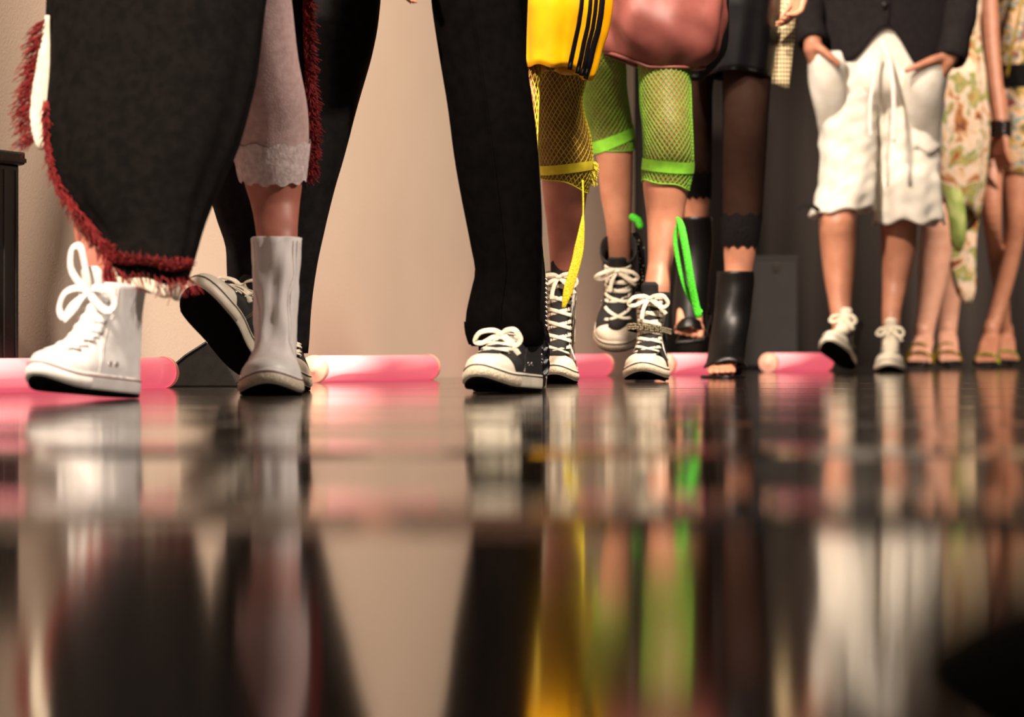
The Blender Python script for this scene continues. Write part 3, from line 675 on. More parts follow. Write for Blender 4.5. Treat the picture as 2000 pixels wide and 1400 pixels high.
# ================================================================== person 4: yellow dress, yellow fishnet
def person_yellow():
    root = person(P(1070, 700, 6.4), 'person in glossy yellow dress with black pleats and yellow fishnet leggings')
    l = [(-120, 1020, 1150, 6.45, .9), (0, 1030, 1158, 6.5, .95), (100, 1038, 1154, 6.54, 1), (150, 1041, 1146, 6.56, 1), (190, 1044, 1137, 6.58, 1.05), (225, 1047, 1141, 6.6, 1.1), (265, 1050, 1152, 6.62, 1.1), (310, 1054, 1157, 6.64, 1.1), (345, 1057, 1154, 6.65, 1.05), (372, 1059, 1148, 6.66, 1.05), (430, 1066, 1140, 6.69, 1), (480, 1071, 1130, 6.72, 1), (530, 1074, 1122, 6.74, 1), (600, 1074, 1120, 6.77, 1.05)]
    r = [(-120, 980, 1080, 6.47, .9), (60, 985, 1060, 6.44, .9), (140, 986, 1054, 6.42, .95), (220, 988, 1050, 6.36, 1), (330, 990, 1048, 6.26, 1), (450, 1012, 1056, 6.18, 1), (560, 1016, 1060, 6.14, 1), (680, 1020, 1060, 6.12, 1)]
    b = G(); leg(b, l); leg(b, r, -.003); cx = P(1085, 0, 6.45).x; torso(b, cx, 6.46, .82, 1.2, .11, .08)
    build('body', remesh(b, .006), M['skin_rose'], root)
    hemf = lambda a: 362-14*math.cos(a)*-1+3*math.sin(3*a)
    leggings = build('fishnet_legging', fishnet(l, 34, .62, .0007, .002, hemf, 60, 60), M['yellow_net'], root)
    build('sheer_layer', G().loft(l, top=60, hem=hemf, n=30, N=36, infl=.0012), M['sheer_yellow'], leggings)
    build('knit_band', band(l, 318, 336, .0034, sl=-6, sag=6, n=3), M['yellow_band'], leggings)
    build('hem_edge', G().tube([edge_path(l, a, [hemf(a)], .002)[0] for a in np.linspace(0, 2*pi, 49)], .0016, 6, False), M['yellow_net'], leggings)
    build('yarn_tuft', fringe(edge_path(l, .15, (318, 335, 352), .003), 160, .016, (.6, -.2, -.9), .4, .0009), M['yellow_net'], leggings)
    rl = build('fishnet_legging', fishnet(r, 20, .6, .0009, .002, lambda a: 350, 40, 60), M['yellow_net'], root)
    d = [(-330, 960, 1160, 6.45, .75), (-200, 980, 1195, 6.44, .75), (0, 985, 1190, 6.43, .8), (60, 990, 1181, 6.43, .8), (100, 995, 1168, 6.43, .82), (130, 998, 1161, 6.43, .84), (160, 1000, 1150, 6.43, .84)]
    hm = lambda a: 136-6*max(0, -math.cos(a))+20*max(0, math.cos(a))**2+3*math.sin(9*a)
    fo = lambda a, v, y: 1+(.055*math.sin(7*a+1+v)+.03*math.sin(12*a+2*v))*(.25+v)
    dr = build('dress', G().loft(d, hem=hm, n=40, N=90, fold=fo, cap0=True), M['yellow'], root, solid=.003)
    for q in range(5):
        a0, a1 = 1.02-.13*q, 1.14-.19*q; pts = []
        for s in np.linspace(0, 1, 16):
            a = a0+(a1-a0)*s; y = -300+(hm(a)+4+300)*s; p = edge_path(d, a, [y], 0)[0]; c = edge_path(d, 0, [y], 0)[0]
            k = fo(a, s, y); ks = np.array(d); row = hermite(ks, y); cxx = ((row[0]+row[1])/2-1000)/F*row[2]
            pts.append(Vector((cxx+(p.x-cxx)*k, row[2]+(p.y-row[2])*k, p.z))+Vector((.3, -1, 0)).normalized()*.003)
        build('black_pleat', G().ribbon(pts, (.35, -1, 0), [.004+.006*s for s in np.linspace(0, 1, 16)], .004), M['satin_black'], dr)
    # long yellow tie hanging from the legging
    pts = smooth_path([P(1138, 352, 6.55), P(1139, 400, 6.55), P(1137, 440, 6.54), P(1128, 500, 6.53), P(1113, 555, 6.52), P(1100, 602, 6.52)], 8)
    build('hanging_tie', G().ribbon(pts, (.3, -1, 0), [.003+.018*min(1, max(0, (i-12)/10)) if i < 34 else .021-.0025*(i-34) for i in range(len(pts))], .004), M['yellow_cord'], leggings)
    h = P(1100, 735, 6.84); h.z = .0
    sneaker(root, h, -5, 0, 0, .25, 1.0, .245, 'patent', 'rubber', 'lace', 'outsole', 'canvas_black', rows=7, bow='bow')
    # patent platform boot on the other foot, with ribbons
    bk = [(455, 1008, 1056, 6.12, 1), (500, 1004, 1062, 6.12, 1), (580, 1000, 1068, 6.1, 1.05), (640, 1002, 1068, 6.08, 1.1), (690, 1006, 1068, 6.04, 1.5), (720, 1004, 1068, 6.0, 2.0), (738, 1003, 1068, 6.0, 2.2)]
    bt = build('platform_boot', G().loft(bk, n=30, N=36, cap1=True, fold=folds((.02, 5, 0, 11), (.015, 3, 1, -19))), M['patent'], root, solid=.002)
    build('platform', G().loft([(735, 1002, 1069, 6.0, 2.2), (746, 1003, 1068, 6.0, 2.2), (756.5, 1003, 1067, 6.0, 2.2)], n=4, N=36, cap0=True, cap1=True), M['patent'], bt)
    g = G()
    for y0 in (675, 700, 722):
        g.ribbon(smooth_path([P(1046, y0, 5.92), P(1056, y0-18, 5.9), P(1064, y0-30, 5.92), P(1069, y0-8, 5.93), P(1062, y0+10, 5.92), P(1048, y0+4, 5.92)], 6), (.2, -1, .1), .010, .0018)
    build('ribbon', g, M['satin_black'], bt)
    g = G()
    for y0 in range(545, 640, 9): g.tube([P(1066, y0, 6.04), P(1069, y0+5, 6.04)], .0022, 6)
    for y0 in (690, 706): g.tube([P(1052, y0, 5.90), P(1057, y0+3, 5.9)], .004, 8)
    build('eyelets', g, M['metal'], bt, kind='stuff')
person_yellow()

# ================================================================== person 5: mauve satin skirt, lime fishnet
def person_lime():
    root = person(P(1260, 700, 7.3), 'person in mauve satin skirt with lime green fishnet leggings and jewelled sneakers')
    r = [(-90, 1240, 1372, 7.3, .9), (40, 1246, 1358, 7.25, .95), (140, 1249, 1348, 7.22, 1), (200, 1251, 1349, 7.2, 1.02), (250, 1256, 1351, 7.18, 1.08), (300, 1258, 1353, 7.18, 1.1), (335, 1255, 1353, 7.2, 1.08), (370, 1256, 1345, 7.2, 1.08), (420, 1262, 1336, 7.2, 1.05), (470, 1264, 1325, 7.18, 1), (520, 1264, 1313, 7.16, 1), (555, 1258, 1311, 7.14, 1.05), (620, 1256, 1304, 7.13, 1.1)]
    l = [(-90, 1180, 1300, 7.35, .9), (0, 1150, 1245, 7.3, .95), (60, 1146, 1200, 7.3, 1.1), (90, 1144, 1212, 7.32, 1.1), (130, 1142, 1221, 7.36, 1.1), (170, 1141, 1223, 7.42, 1.05), (220, 1142, 1230, 7.5, 1.05), (270, 1150, 1238, 7.56, 1.05), (310, 1165, 1237, 7.56, 1.05), (380, 1172, 1236, 7.57, 1), (440, 1183, 1234, 7.575, 1), (500, 1187, 1235, 7.61, 1), (550, 1188, 1234, 7.66, 1)]
    b = G(); leg(b, r); leg(b, l); cx = P(1270, 0, 7.35).x; torso(b, cx, 7.38, .82, 1.2, .15, .105)
    build('body', remesh(b, .006), M['skin'], root)
    hf = lambda a: 362+9*math.cos(a)+2*math.sin(4*a)
    for keys, hem, b0, b1 in ((r, hf, 312, 334), (l, lambda a: 292+6*math.sin(a), 262, 284)):
        lg = build('fishnet_legging', fishnet(keys, 32, .8, .0008, .002, hem, 56, 20), M['green_net'], root)
        build('sheer_layer', G().loft(keys, top=20, hem=hem, n=30, N=36, infl=.0012), M['sheer_lime'], lg)
        build('knit_band', band(keys, b0, b1, .0035, sl=4 if keys is r else -16, sag=7, n=3), M['lime_band'], lg)
        build('hem_edge', G().tube([edge_path(keys, a, [hem(a)], .002)[0] for a in np.linspace(0, 2*pi, 49)], .0018, 6, False), M['green_net'], lg)
        if keys is r:
            for pts, wd in (([P(1322, 425, 7.10), P(1330, 440, 7.08), P(1341, 495, 7.06), P(1350, 550, 7.05), P(1358, 590, 7.05), P(1364, 614, 7.05)], .018),
                            ([P(1326, 428, 7.09), P(1319, 465, 7.09), P(1326, 515, 7.08), P(1340, 565, 7.07), P(1358, 598, 7.06), P(1368, 608, 7.05)], .012)):
                p = smooth_path(pts, 8); build('hanging_cord', G().tube(p, [wd*.5*min(1, .35+i/14) for i in range(len(p))], 12, flat=.4, up=(0, 1, 0)), M['green_cord'], lg)
        else:
            g = G(); g.tube([P(1236, 424, 7.5), P(1246, 430, 7.5), P(1250, 440, 7.5)], .010, 10); build('hanging_cord', g, M['green_cord'], lg)
    d = [(-240, 1190, 1390, 7.33, .8), (-120, 1170, 1425, 7.28, .8), (0, 1160, 1420, 7.25, .8), (50, 1160, 1418, 7.24, .8), (90, 1172, 1412, 7.24, .8), (115, 1192, 1400, 7.24, .8), (138, 1215, 1368, 7.24, .85)]
    hm = lambda a: 134+4*math.sin(a)-52*max(0, -math.cos(a)-.35)**1.2
    fo = lambda a, v, y: 1+(.045*math.sin(5*a+2+3*v)+.03*math.sin(9*a-6*v)+.03*math.sin(3*a+15*v)*math.sin(4*v+1)+.015*math.sin(7*a+28*v))
    sk = build('skirt', G().loft(d, hem=hm, n=40, N=80, fold=fo, cap0=True), M['mauve'], root, solid=.003)
    build('hem_edge', G().tube([edge_path(d, a, [hm(a)-1], .001)[0] for a in np.linspace(0, 2*pi, 61)], .004, 8, False), M['mauve'], sk)
    ln = [(-40, 1250, 1424, 7.45, .5), (60, 1270, 1424, 7.46, .5), (110, 1300, 1415, 7.46, .5), (158, 1335, 1372, 7.46, .5)]
    build('dark_lining', G().loft(ln, n=16, N=40, cap1=True), M['satin_black'], sk)
    h = P(1281, 0, 7.17); h.z = 0.004
    sh, c1, c2 = sneaker(root, h, -9, 0, 0, .25, 1.1, .200, 'canvas_black', 'rubber', 'lace', 'outsole', 'canvas_black', rows=7, bow='bow')
    # jewelled strap over the instep and a black strap down the outer side
    g = G(); c = []
    for a in np.linspace(0, 2*pi, 41): c.append(P(1268+41*math.cos(a), 644+5*math.cos(a)-4*math.sin(a), 7.08-.055*math.sin(a)))
    build('strap', G().ribbon(c, [Vector((math.cos(a), -math.sin(a), .2)) for a in np.linspace(0, 2*pi, 41)], .014, .003), M['leather'], sh)
    g = G()
    for a in np.linspace(.05, pi-.05, 26):
        for dz in (-.005, 0, .005):
            p = P(1268+42*math.cos(a), 644+5*math.cos(a)-4*math.sin(a), 7.08-.058*math.sin(a))+Vector((random.uniform(-.001, .001), -.001, dz+random.uniform(-.001, .001)))
            r_ = .0028; g.add([p+Vector(q)*r_ for q in ((1, 0, 0), (0, 0, 1), (-1, 0, 0), (0, 0, -1), (0, -1, 0), (0, 1, 0))], [(0, 1, 4), (1, 2, 4), (2, 3, 4), (3, 0, 4), (1, 0, 5), (2, 1, 5), (3, 2, 5), (0, 3, 5)])
    build('rhinestones', g, M['crystal'], sh, smooth=False)
    build('side_strap', G().ribbon(smooth_path([P(1284, 690, 6.96), P(1292, 705, 6.965), P(1298, 725, 6.97), P(1294, 744, 6.97)], 6), (.6, -.8, .1), .016, .003), M['leather'], sh)
    h = P(1215, 0, 7.70); h.z = .225
    sh, c1, c2 = sneaker(root, h, -5, -37, 0, .285, 1.25, .175, 'canvas_black', 'rubber', 'lace', 'outsole', 'canvas_black', rows=6, bow='bow')
    g = G()
    for k in range(14):
        p = P(1250+random.uniform(-8, 10), 470+k*7, 7.56); r_ = .003; g.add([p+Vector(q)*r_ for q in ((1, 0, 0), (0, 0, 1), (-1, 0, 0), (0, 0, -1), (0, -1, 0), (0, 1, 0))], [(0, 1, 4), (1, 2, 4), (2, 3, 4), (3, 0, 4), (1, 0, 5), (2, 1, 5), (3, 2, 5), (0, 3, 5)])
    gs = G().ribbon(smooth_path([P(1240, 455, 7.6), P(1250, 480, 7.57), P(1254, 530, 7.565), P(1246, 575, 7.57)], 6), (.2, -1, 0), .016, .003)
    build('strap', gs, M['leather'], sh); build('rhinestones', g, M['crystal'], sh, smooth=False)
person_lime()

# ================================================================== person 6: black satin skirt, sheer stockings, peep-toe boots
def person_peeptoe():
    root = person(P(1420, 700, 8.0), 'person in black satin skirt, plaid coat, sheer stockings and black peep-toe boots')
    r = [(-60, 1400, 1525, 8.05, .9), (60, 1408, 1515, 8.03, 1), (150, 1412, 1505, 8.02, 1), (220, 1413, 1500, 8.0, 1.05), (270, 1412, 1497, 8.0, 1.08), (350, 1411, 1492, 8.02, 1.1), (420, 1411, 1487, 8.02, 1.08), (490, 1413, 1477, 8.0, 1), (530, 1415, 1470, 8.0, 1), (620, 1410, 1462, 7.99, 1), (680, 1402, 1452, 7.97, 1)]
    l = [(-60, 1340, 1450, 8.1, .9), (60, 1342, 1430, 8.1, 1), (150, 1344, 1394, 8.12, 1.1), (250, 1343, 1390, 8.15, 1.1), (330, 1343, 1388, 8.2, 1.1), (400, 1338, 1386, 8.28, 1.05), (450, 1334, 1380, 8.32, 1), (520, 1332, 1374, 8.34, 1), (590, 1326, 1370, 8.3, 1)]
    b = G(); leg(b, r); leg(b, l); cx = P(1440, 0, 8.1).x; torso(b, cx, 8.12, .84, 1.22, .15, .1)
    bare_foot(b, P(1427, 672, 7.97), Vector((P(1410, 0, 7.83).x, 7.83, .019)), (-.1, -1, -.05), .88, 1)
    bare_foot(b, P(1349, 585, 8.3), P(1346, 640, 8.2), (-.05, -.8, -.6), .95, -1)
    # swinging hand at the coat edge
    arm(b, [(cx+.235, 8.15, 1.42), (cx+.25, 8.2, 1.2), P(1572, -25, 8.0)], [.04, .034, .025]); hand(b, P(1571, -22, 8.0), (-.25, -.25, -.8), (-.8, -.3, 0), .82, .55, 1)
    build('body', remesh(b, .0036, 3), M['skin'], root)
    rs = build('stocking', G().loft(r, top=0, hem=lambda a: 440, n=30, N=36, infl=.002), M['stocking'], root)
    build('lace_garter', band(r, 420, 482, .0035, wob=3.5, n=8, fold=folds((.006, 21, 0, 8))), M['satin_lace'], rs)
    ls = build('stocking', G().loft(l, top=0, hem=lambda a: 360, n=30, N=36, infl=.002), M['stocking'], root)
    build('lace_garter', band(l, 338, 388, .0035, wob=3, n=8, fold=folds((.006, 21, 0, 8))), M['satin_lace'], ls)
    d = [(-220, 1370, 1510, 8.08, .85), (-60, 1352, 1528, 8.06, .95), (60, 1354, 1522, 8.05, 1.0), (150, 1352, 1512, 8.04, 1.0)]
    fo = lambda a, v, y: 1+(.03*math.sin(6*a+1+2*v)+.018*math.sin(11*a-3*v))*(.3+.7*v)
    build('skirt', G().loft(d, hem=lambda a: 148+5*math.sin(3*a), n=30, N=80, fold=fo, cap0=True), M['satin_black'], root, solid=.003)
    ck = [(-240, 1500, 1560, 8.06, .7), (-80, 1516, 1568, 8.05, .55), (0, 1514, 1562, 8.04, .5), (90, 1506, 1550, 8.03, .5), (172, 1498, 1541, 8.02, .5)]
    coat = build('coat', G().loft(ck, n=30, N=40, hem=lambda a: 168+6*math.cos(a), fold=folds((.04, 3, 0, 2)), cap0=True), M['tweed'], root, solid=.004)
    build('coat_lining', G().loft([(p[0], p[1]-8, p[2]-22, p[3]+.035, .5) for p in ck], n=20, N=24, hem=lambda a: 164, cap0=True), M['satin_black'], coat)
    # boots
    bk = [(530, 1400, 1472, 7.99, 1.05), (560, 1400, 1472, 7.99, 1.05), (620, 1393, 1466, 7.98, 1.05), (670, 1386, 1458, 7.95, 1.4), (695, 1382, 1455, 7.92, 1.7), (708, 1379, 1455, 7.905, 2.05), (718, 1377, 1456, 7.895, 2.3)]
    bt = build('peep_toe_boot', G().loft(bk, n=34, N=40, hem=lambda a: 717-15*max(0, math.sin(a))**2, fold=folds((.015, 4, 0, 9), (.012, 3, 2, -15))), M['leather'], root, solid=.003)
    arc = np.linspace(.05, pi-.05, 21); build('toe_band', G().ribbon([edge_path(bk, a, [715-15*math.sin(a)**2], .002)[0] for a in arc], [Vector((math.cos(a), -math.sin(a), .5)) for a in arc], .012, .004), M['leather'], bt)
    g = G(); rows = []
    for z in (0.0, .006):
        rows.append([Vector((P(1413, 0, 7.88).x+.058*math.cos(a), 7.89+.125*math.sin(a), z)) for a in np.linspace(0, 2*pi, 33)[:-1]])
    build('platform', g.grid(rows, True, True, True), M['leather'], bt)
    build('heel', G().tube([P(1440, 690, 8.05), Vector((P(1440, 0, 8.06).x, 8.06, .007))], [.024, .012], 14, round_ends=False), M['leather'], bt)
    bk = [(425, 1328, 1390, 8.3, 1.05), (480, 1324, 1392, 8.33, 1.05), (550, 1318, 1386, 8.32, 1.1), (600, 1314, 1382, 8.28, 1.2), (632, 1314, 1380, 8.25, 1.3)]
    bt = build('peep_toe_boot', G().loft(bk, n=30, N=40, hem=lambda a: 640-14*max(0, math.sin(a))**3, fold=folds((.015, 4, 0, 9))), M['leather'], root, solid=.003)
    build('heel', G().tube([P(1372, 600, 8.4), P(1388, 655, 8.42)], [.02, .009], 12, round_ends=False), M['leather'], bt)
    g = G(); g.ribbon([P(1316, 642, 8.22), P(1330, 632, 8.17), P(1350, 628, 8.16), P(1368, 634, 8.18), P(1380, 648, 8.24)], (0, -1, .5), .03, .004); build('toe_band', g, M['leather'], bt)
    g = G(); g.ribbon(smooth_path([P(1364, 620, 8.36), P(1354, 650, 8.25), P(1346, 668, 8.14)], 5), (0, -.5, -1), .075, .008); build('platform', g, M['leather'], bt)
M['satin_lace'] = mat('black_lace', '080707', .9, '120e0e', 160, bump=.0015, bscale=160, spec=.1)
person_peeptoe()

# ================================================================== person 7: white linen shorts, dark jacket, hands in pockets
def person_shorts():
    root = person(P(1700, 700, 9.75), 'person in baggy white linen shorts and dark jacket, hands in pockets')
    l = [(60, 1618, 1702, 9.76, .8), (250, 1622, 1698, 9.75, .85), (370, 1614, 1684, 9.73, .9), (430, 1600, 1673, 9.7, 1.1), (480, 1602, 1672, 9.72, 1.12), (540, 1609, 1668, 9.72, 1.1), (590, 1618, 1663, 9.7, 1.05), (630, 1624, 1664, 9.68, 1.1), (665, 1628, 1668, 9.66, 1.1)]
    r = [(60, 1728, 1815, 9.79, .8), (250, 1728, 1812, 9.82, .85), (380, 1724, 1798, 9.82, .9), (440, 1720, 1792, 9.82, 1.1), (500, 1722, 1788, 9.83, 1.12), (560, 1723, 1773, 9.82, 1.1), (610, 1722, 1761, 9.76, 1.05), (640, 1722, 1760, 9.74, 1.1), (680, 1722, 1762, 9.72, 1.1)]
    b = G(); leg(b, l); leg(b, r); cx = P(1716, 0, 9.75).x; torso(b, cx, 9.77, .88, 1.5, .17, .11)
    # arms with hands pushed into the pockets, thumbs outside
    arm(b, [P(1600, -270, 9.78), P(1575, -60, 9.74), P(1588, 84, 9.60)], [.045, .04, .029])
    b.tube([P(1588, 78, 9.60), P(1587, 94, 9.59), P(1596, 120, 9.61), P(1604, 150, 9.63)], [.028, .030, .028, .022], 14)
    b.tube([P(1592, 88, 9.575), P(1606, 98, 9.555), P(1622, 111, 9.55), P(1639, 126, 9.55)], [.016, .014, .0125, .0095], 12)
    for dx in (-6, 4, 13, 21): b.tube([P(1590+dx*.6, 98, 9.585), P(1597+dx*.8, 126, 9.60), P(1603+dx*.7, 158, 9.62)], [.011, .0105, .009], 10)
    arm(b, [P(1845, -270, 9.78), P(1880, -60, 9.74), P(1857, 112, 9.62)], [.045, .04, .029])
    b.tube([P(1857, 108, 9.62), P(1846, 122, 9.60), P(1832, 146, 9.62), P(1822, 170, 9.64)], [.028, .030, .028, .022], 14)
    b.tube([P(1842, 112, 9.585), P(1822, 117, 9.56), P(1800, 126, 9.55), P(1770, 138, 9.55)], [.016, .0145, .0125, .0095], 12)
    for dx in (-14, -6, 4, 10): b.tube([P(1842+dx*.6, 118, 9.59), P(1828+dx*.8, 148, 9.60), P(1820+dx*.7, 178, 9.62)], [.011, .0105, .009], 10)
    build('body', remesh(b, .006), M['skin'], root)
    ll = [(60, 1590, 1716, 9.72, .8), (112, 1582, 1716, 9.72, .8), (150, 1583, 1716, 9.72, .82), (200, 1590, 1716, 9.72, .85), (250, 1598, 1715, 9.72, .85), (300, 1603, 1714, 9.72, .85), (350, 1601, 1713, 9.72, .88), (390, 1592, 1710, 9.72, .9), (425, 1578, 1707, 9.72, .9)]
    rl = [(60, 1706, 1838, 9.78, .8), (112, 1704, 1846, 9.78, .8), (200, 1700, 1842, 9.78, .82), (300, 1700, 1838, 9.8, .85), (350, 1702, 1838, 9.8, .88), (400, 1704, 1842, 9.8, .9), (440, 1706, 1846, 9.8, .9)]
    fo = lambda a, v, y: 1+.035*math.sin(5*a+6*v)*v+.035*math.sin(9*a-4*v)*v*v+.035*math.sin(2*a+24*v)*(1-abs(2*v-.7))*.8+.018*math.sin(3*a+41*v)+.012*math.sin(5*a-60*v)
    g = G(); g.loft(ll, top=104, hem=lambda a: 416+8*math.cos(a+2.6)+3*math.sin(7*a), n=54, N=64, fold=fo); g.loft(rl, top=104, hem=lambda a: 436+5*math.sin(6*a), n=54, N=64, fold=fo)
    hip = [(20, 1606, 1828, 9.75, .62), (70, 1590, 1842, 9.75, .62), (120, 1584, 1846, 9.75, .6), (180, 1590, 1840, 9.75, .58), (210, 1606, 1826, 9.755, .36), (235, 1640, 1790, 9.76, .15)]
    g.loft(hip, n=20, N=64, fold=folds((.01, 7, 0, 4), (.012, 4, 1, -9)), cap0=True)
    sh = build('shorts', g, M['linen'], root, solid=.003)
    pk = [(p[0], p[1], p[2], p[3], p[4]) for p in rl]
    build('cargo_pocket', G().loft(pk, top=190, hem=lambda a: 300+6*math.sin(8*a), n=12, N=20, infl=.005, th=(.3, 1.45), fold=lambda a, v, y: fo(a, (y-104)/332, y)), M['linen'], sh, solid=.004)
    for keys, e0, e1 in (([(100, 1576, 1650, 9.62, 1.0), (150, 1580, 1652, 9.63, .95), (190, 1587, 1654, 9.65, .85), (230, 1597, 1652, 9.68, .6), (270, 1610, 1648, 9.72, .3)], 116, 9), ([(110, 1766, 1851, 9.625, .95), (165, 1764, 1847, 9.635, .9), (205, 1770, 1843, 9.66, .8), (245, 1780, 1838, 9.70, .55), (285, 1795, 1830, 9.75, .3)], 136, -3)):
        build('pocket', G().loft(keys, head=lambda a: e0+e1*math.cos(a)-5*math.sin(a), n=16, N=36, infl=.002, fold=folds((.03, 3, 1, 6), (.02, 5, 0, 12)), cap1=True), M['linen'], sh, solid=.003)
    build('drawstring', G().ribbon(smooth_path([P(1716, 95, 9.58), P(1708, 150, 9.575), P(1700, 200, 9.57), P(1700, 268, 9.575)], 6), (0, -1, 0), .010, .004), M['lace_w'], sh)
    build('drawstring', G().ribbon(smooth_path([P(1722, 80, 9.58), P(1738, 120, 9.57), P(1745, 180, 9.565), P(1746, 278, 9.57)], 6), (0, -1, 0), .012, .004), M['lace_w'], sh)
    build('hem_strap', G().ribbon(smooth_path([P(1600, 412, 9.64), P(1586, 402, 9.63), P(1570, 400, 9.63), P(1556, 405, 9.63)], 5), (0, -1, .3), .016, .003), M['navy'], sh)
    # jacket
    jk = [(-300, 1590, 1850, 9.76, .62), (-100, 1606, 1850, 9.76, .64), (0, 1600, 1852, 9.76, .66), (60, 1592, 1850, 9.76, .66), (110, 1590, 1848, 9.76, .66), (150, 1596, 1842, 9.76, .66)]
    def hem(a):
        c = math.cos(a); s = math.sin(a)
        if s > 0:
            q = min(1, abs(c)/.50); q = q*q*(3-2*q); e = max(0, (abs(c)-.55)/.45)
            return 62+(66 if c < 0 else 76)*q-(30 if c < 0 else 34)*e*e
        return 100+22*abs(s)
    jf = lambda a, v, y: 1.05+.012*math.sin(6*a+5*v)+.014*math.sin(3*a+14*v)*v
    ja = build('jacket', G().loft(jk, hem=hem, n=40, N=120, infl=.012, fold=jf, cap0=True), M['navy'], root, solid=.005)
    build('front_edge', G().tube([edge_path(jk, pi/2, [y], .012)[0]+Vector((.0, -.012, 0)) for y in range(-280, 61, 20)], .004, 8), M['navy'], ja)
    build('button', G().tube([edge_path(jk, pi/2+.06, [20], .012)[0]+Vector((0, -.012, 0)), edge_path(jk, pi/2+.06, [20], .012)[0]+Vector((0, -.017, 0))], .011, 14, round_ends=False), M['black_box'], ja)
    for pts in ([P(1604, -290, 9.80), P(1590, -170, 9.78), P(1572, -60, 9.74), P(1577, 20, 9.68), P(1587, 84, 9.605)], [P(1840, -290, 9.80), P(1864, -170, 9.78), P(1882, -60, 9.74), P(1874, 30, 9.68), P(1858, 118, 9.605)]):
        pp = smooth_path(pts, 8); rad = [.07-.028*i/(len(pp)-1)+.003*math.sin(i*1.1) for i in range(len(pp))]
        build('sleeve', G().tube(pp, rad, 24, False), M['navy'], ja, solid=.004)
    h = P(1660, 722, 9.68)
    sneaker(root, h, -20, 15, -4, .275, 1.0, .14, 'canvas_black', 'rubber', 'lace', 'outsole', 'rubber', rows=6, bow='bow', rib='rubber')
    h = P(1743, 0, 9.80); h.z = 0
    sneaker(root, h, -9, 0, 0, .275, 1.02, .145, 'canvas_black', 'rubber', 'lace', 'outsole', 'rubber', rows=6, bow='bow', rib='rubber')
person_shorts()

# ================================================================== person 8: long floral dress
def sandal(root, ball, toe_dir, heelp, m, sc=1.0, straps=((.0, .024), (.045, .03)), stiletto=True, side=1):
    B = Vector(ball); T = Vector(toe_dir).normalized(); S = T.cross(Vector((0, 0, 1))).normalized(); Hh = Vector(heelp)
    pts = smooth_path([Hh+Vector((0, 0, -.01)), (Hh*.55+B*.45)+Vector((0, 0, -.014)), B+Vector((0, 0, -.018*sc)), B+T*.05*sc+Vector((0, 0, -.016*sc))], 6)
    s = build('sandal', G().ribbon(pts, Vector((0, 0, 1)), [(.05+.04*min(1, i/12))*sc for i in range(len(pts))], .007), M['leather'], root)
    for off, hgt in straps:
        c = B-T*off*sc; up = Vector((0, 0, 1)); arc = [c+S*(.046*sc*math.cos(a))+up*(-.014*sc+(hgt+.014+off*.45)*sc*1.15*math.sin(a)**.8) for a in np.linspace(0, pi, 15)]
        build('strap', G().ribbon(arc, T*.2+up, .016*sc, .004), m, s)
    e = Vector((Hh.x, Hh.y, 0.0)) if stiletto else Hh+Vector((0, .02, -.06))
    build('heel', G().tube([Hh+Vector((0, 0, -.014)), e+Vector((0, 0, .006))], [.015, .007], 12, round_ends=False), M['leather'], s)
def person_floral_long():
    root = person(P(1820, 700, 10.9), 'person in long cream and rust floral dress and gold-strapped sandals')
    l = [(60, 1770, 1870, 10.95, .9), (280, 1800, 1868, 10.92, .95), (380, 1799, 1862, 10.89, 1.0), (430, 1799, 1859, 10.86, 1.1), (480, 1795, 1860, 10.88, 1.1), (540, 1793, 1850, 10.88, 1.08), (600, 1791, 1836, 10.87, 1), (640, 1786, 1826, 10.86, 1), (665, 1785, 1822, 10.85, 1)]
    r = [(60, 1800, 1900, 11.05, .9), (300, 1828, 1900, 11.2, 1), (480, 1832, 1888, 11.3, 1.05), (600, 1830, 1874, 11.35, 1), (650, 1832, 1868, 11.35, 1)]
    b = G(); leg(b, l); leg(b, r); cx = P(1835, 0, 11).x; torso(b, cx, 11.02, .9, 1.5, .10, .07)
    ball1 = P(1796, 706, 10.72); ball1.z = .034; bare_foot(b, P(1804, 664, 10.85), ball1, (-.12, -1, -.08), 1.0, -1)
    ball2 = P(1853, 704, 11.2); ball2.z = .036; bare_foot(b, P(1850, 655, 11.34), ball2, (0, -1, -.1), 1.0, 1)
    build('body', remesh(b, .0036, 3), M['skin_pale'], root)
    d = [(-330, 1770, 1905, 11.0, .7), (-100, 1775, 1900, 11.0, .8), (0, 1765, 1915, 10.98, .95), (60, 1755, 1912, 10.96, 1.0), (150, 1748, 1924, 10.95, 1.0), (250, 1752, 1932, 10.95, 1.0), (340, 1768, 1926, 10.95, 1.05), (420, 1788, 1912, 10.95, 1.1)]
    fo = lambda a, v, y: 1+(.03*math.sin(8*a+v)+.02*math.sin(13*a-4*v))*v
    dr = build('dress', G().loft(d, hem=lambda a: 400+26*math.cos(a)-60*max(0, math.sin(a))*0+5*math.sin(5*a), n=40, N=80, fold=fo, cap0=True), M['floral'], root, solid=.003)
    t = [(380, 1846, 1916, 10.98, .45), (450, 1848, 1908, 10.97, .42), (520, 1855, 1904, 10.96, .4), (570, 1868, 1904, 10.95, .4), (592, 1882, 1898, 10.95, .4)]
    build('draped_tail', G().loft(t, n=24, N=40, fold=folds((.08, 5, 0, 4), (.05, 3, 1, 9)), cap1=True), M['floral'], dr)
    s = [(250, 1838, 1858, 10.82, .5), (340, 1842, 1872, 10.82, .45), (420, 1850, 1886, 10.82, .42), (470, 1856, 1886, 10.84, .4), (492, 1866, 1878, 10.86, .4)]
    build('green_sash', G().loft(s, n=24, N=30, cap0=True, cap1=True), M['green_scarf'], dr)
    sandal(root, ball1, (-.12, -1, 0), P(1808, 690, 10.93), M['gold'], 1.0); sandal(root, ball2, (0, -1, 0), P(1850, 684, 11.40), M['gold'], 1.0)
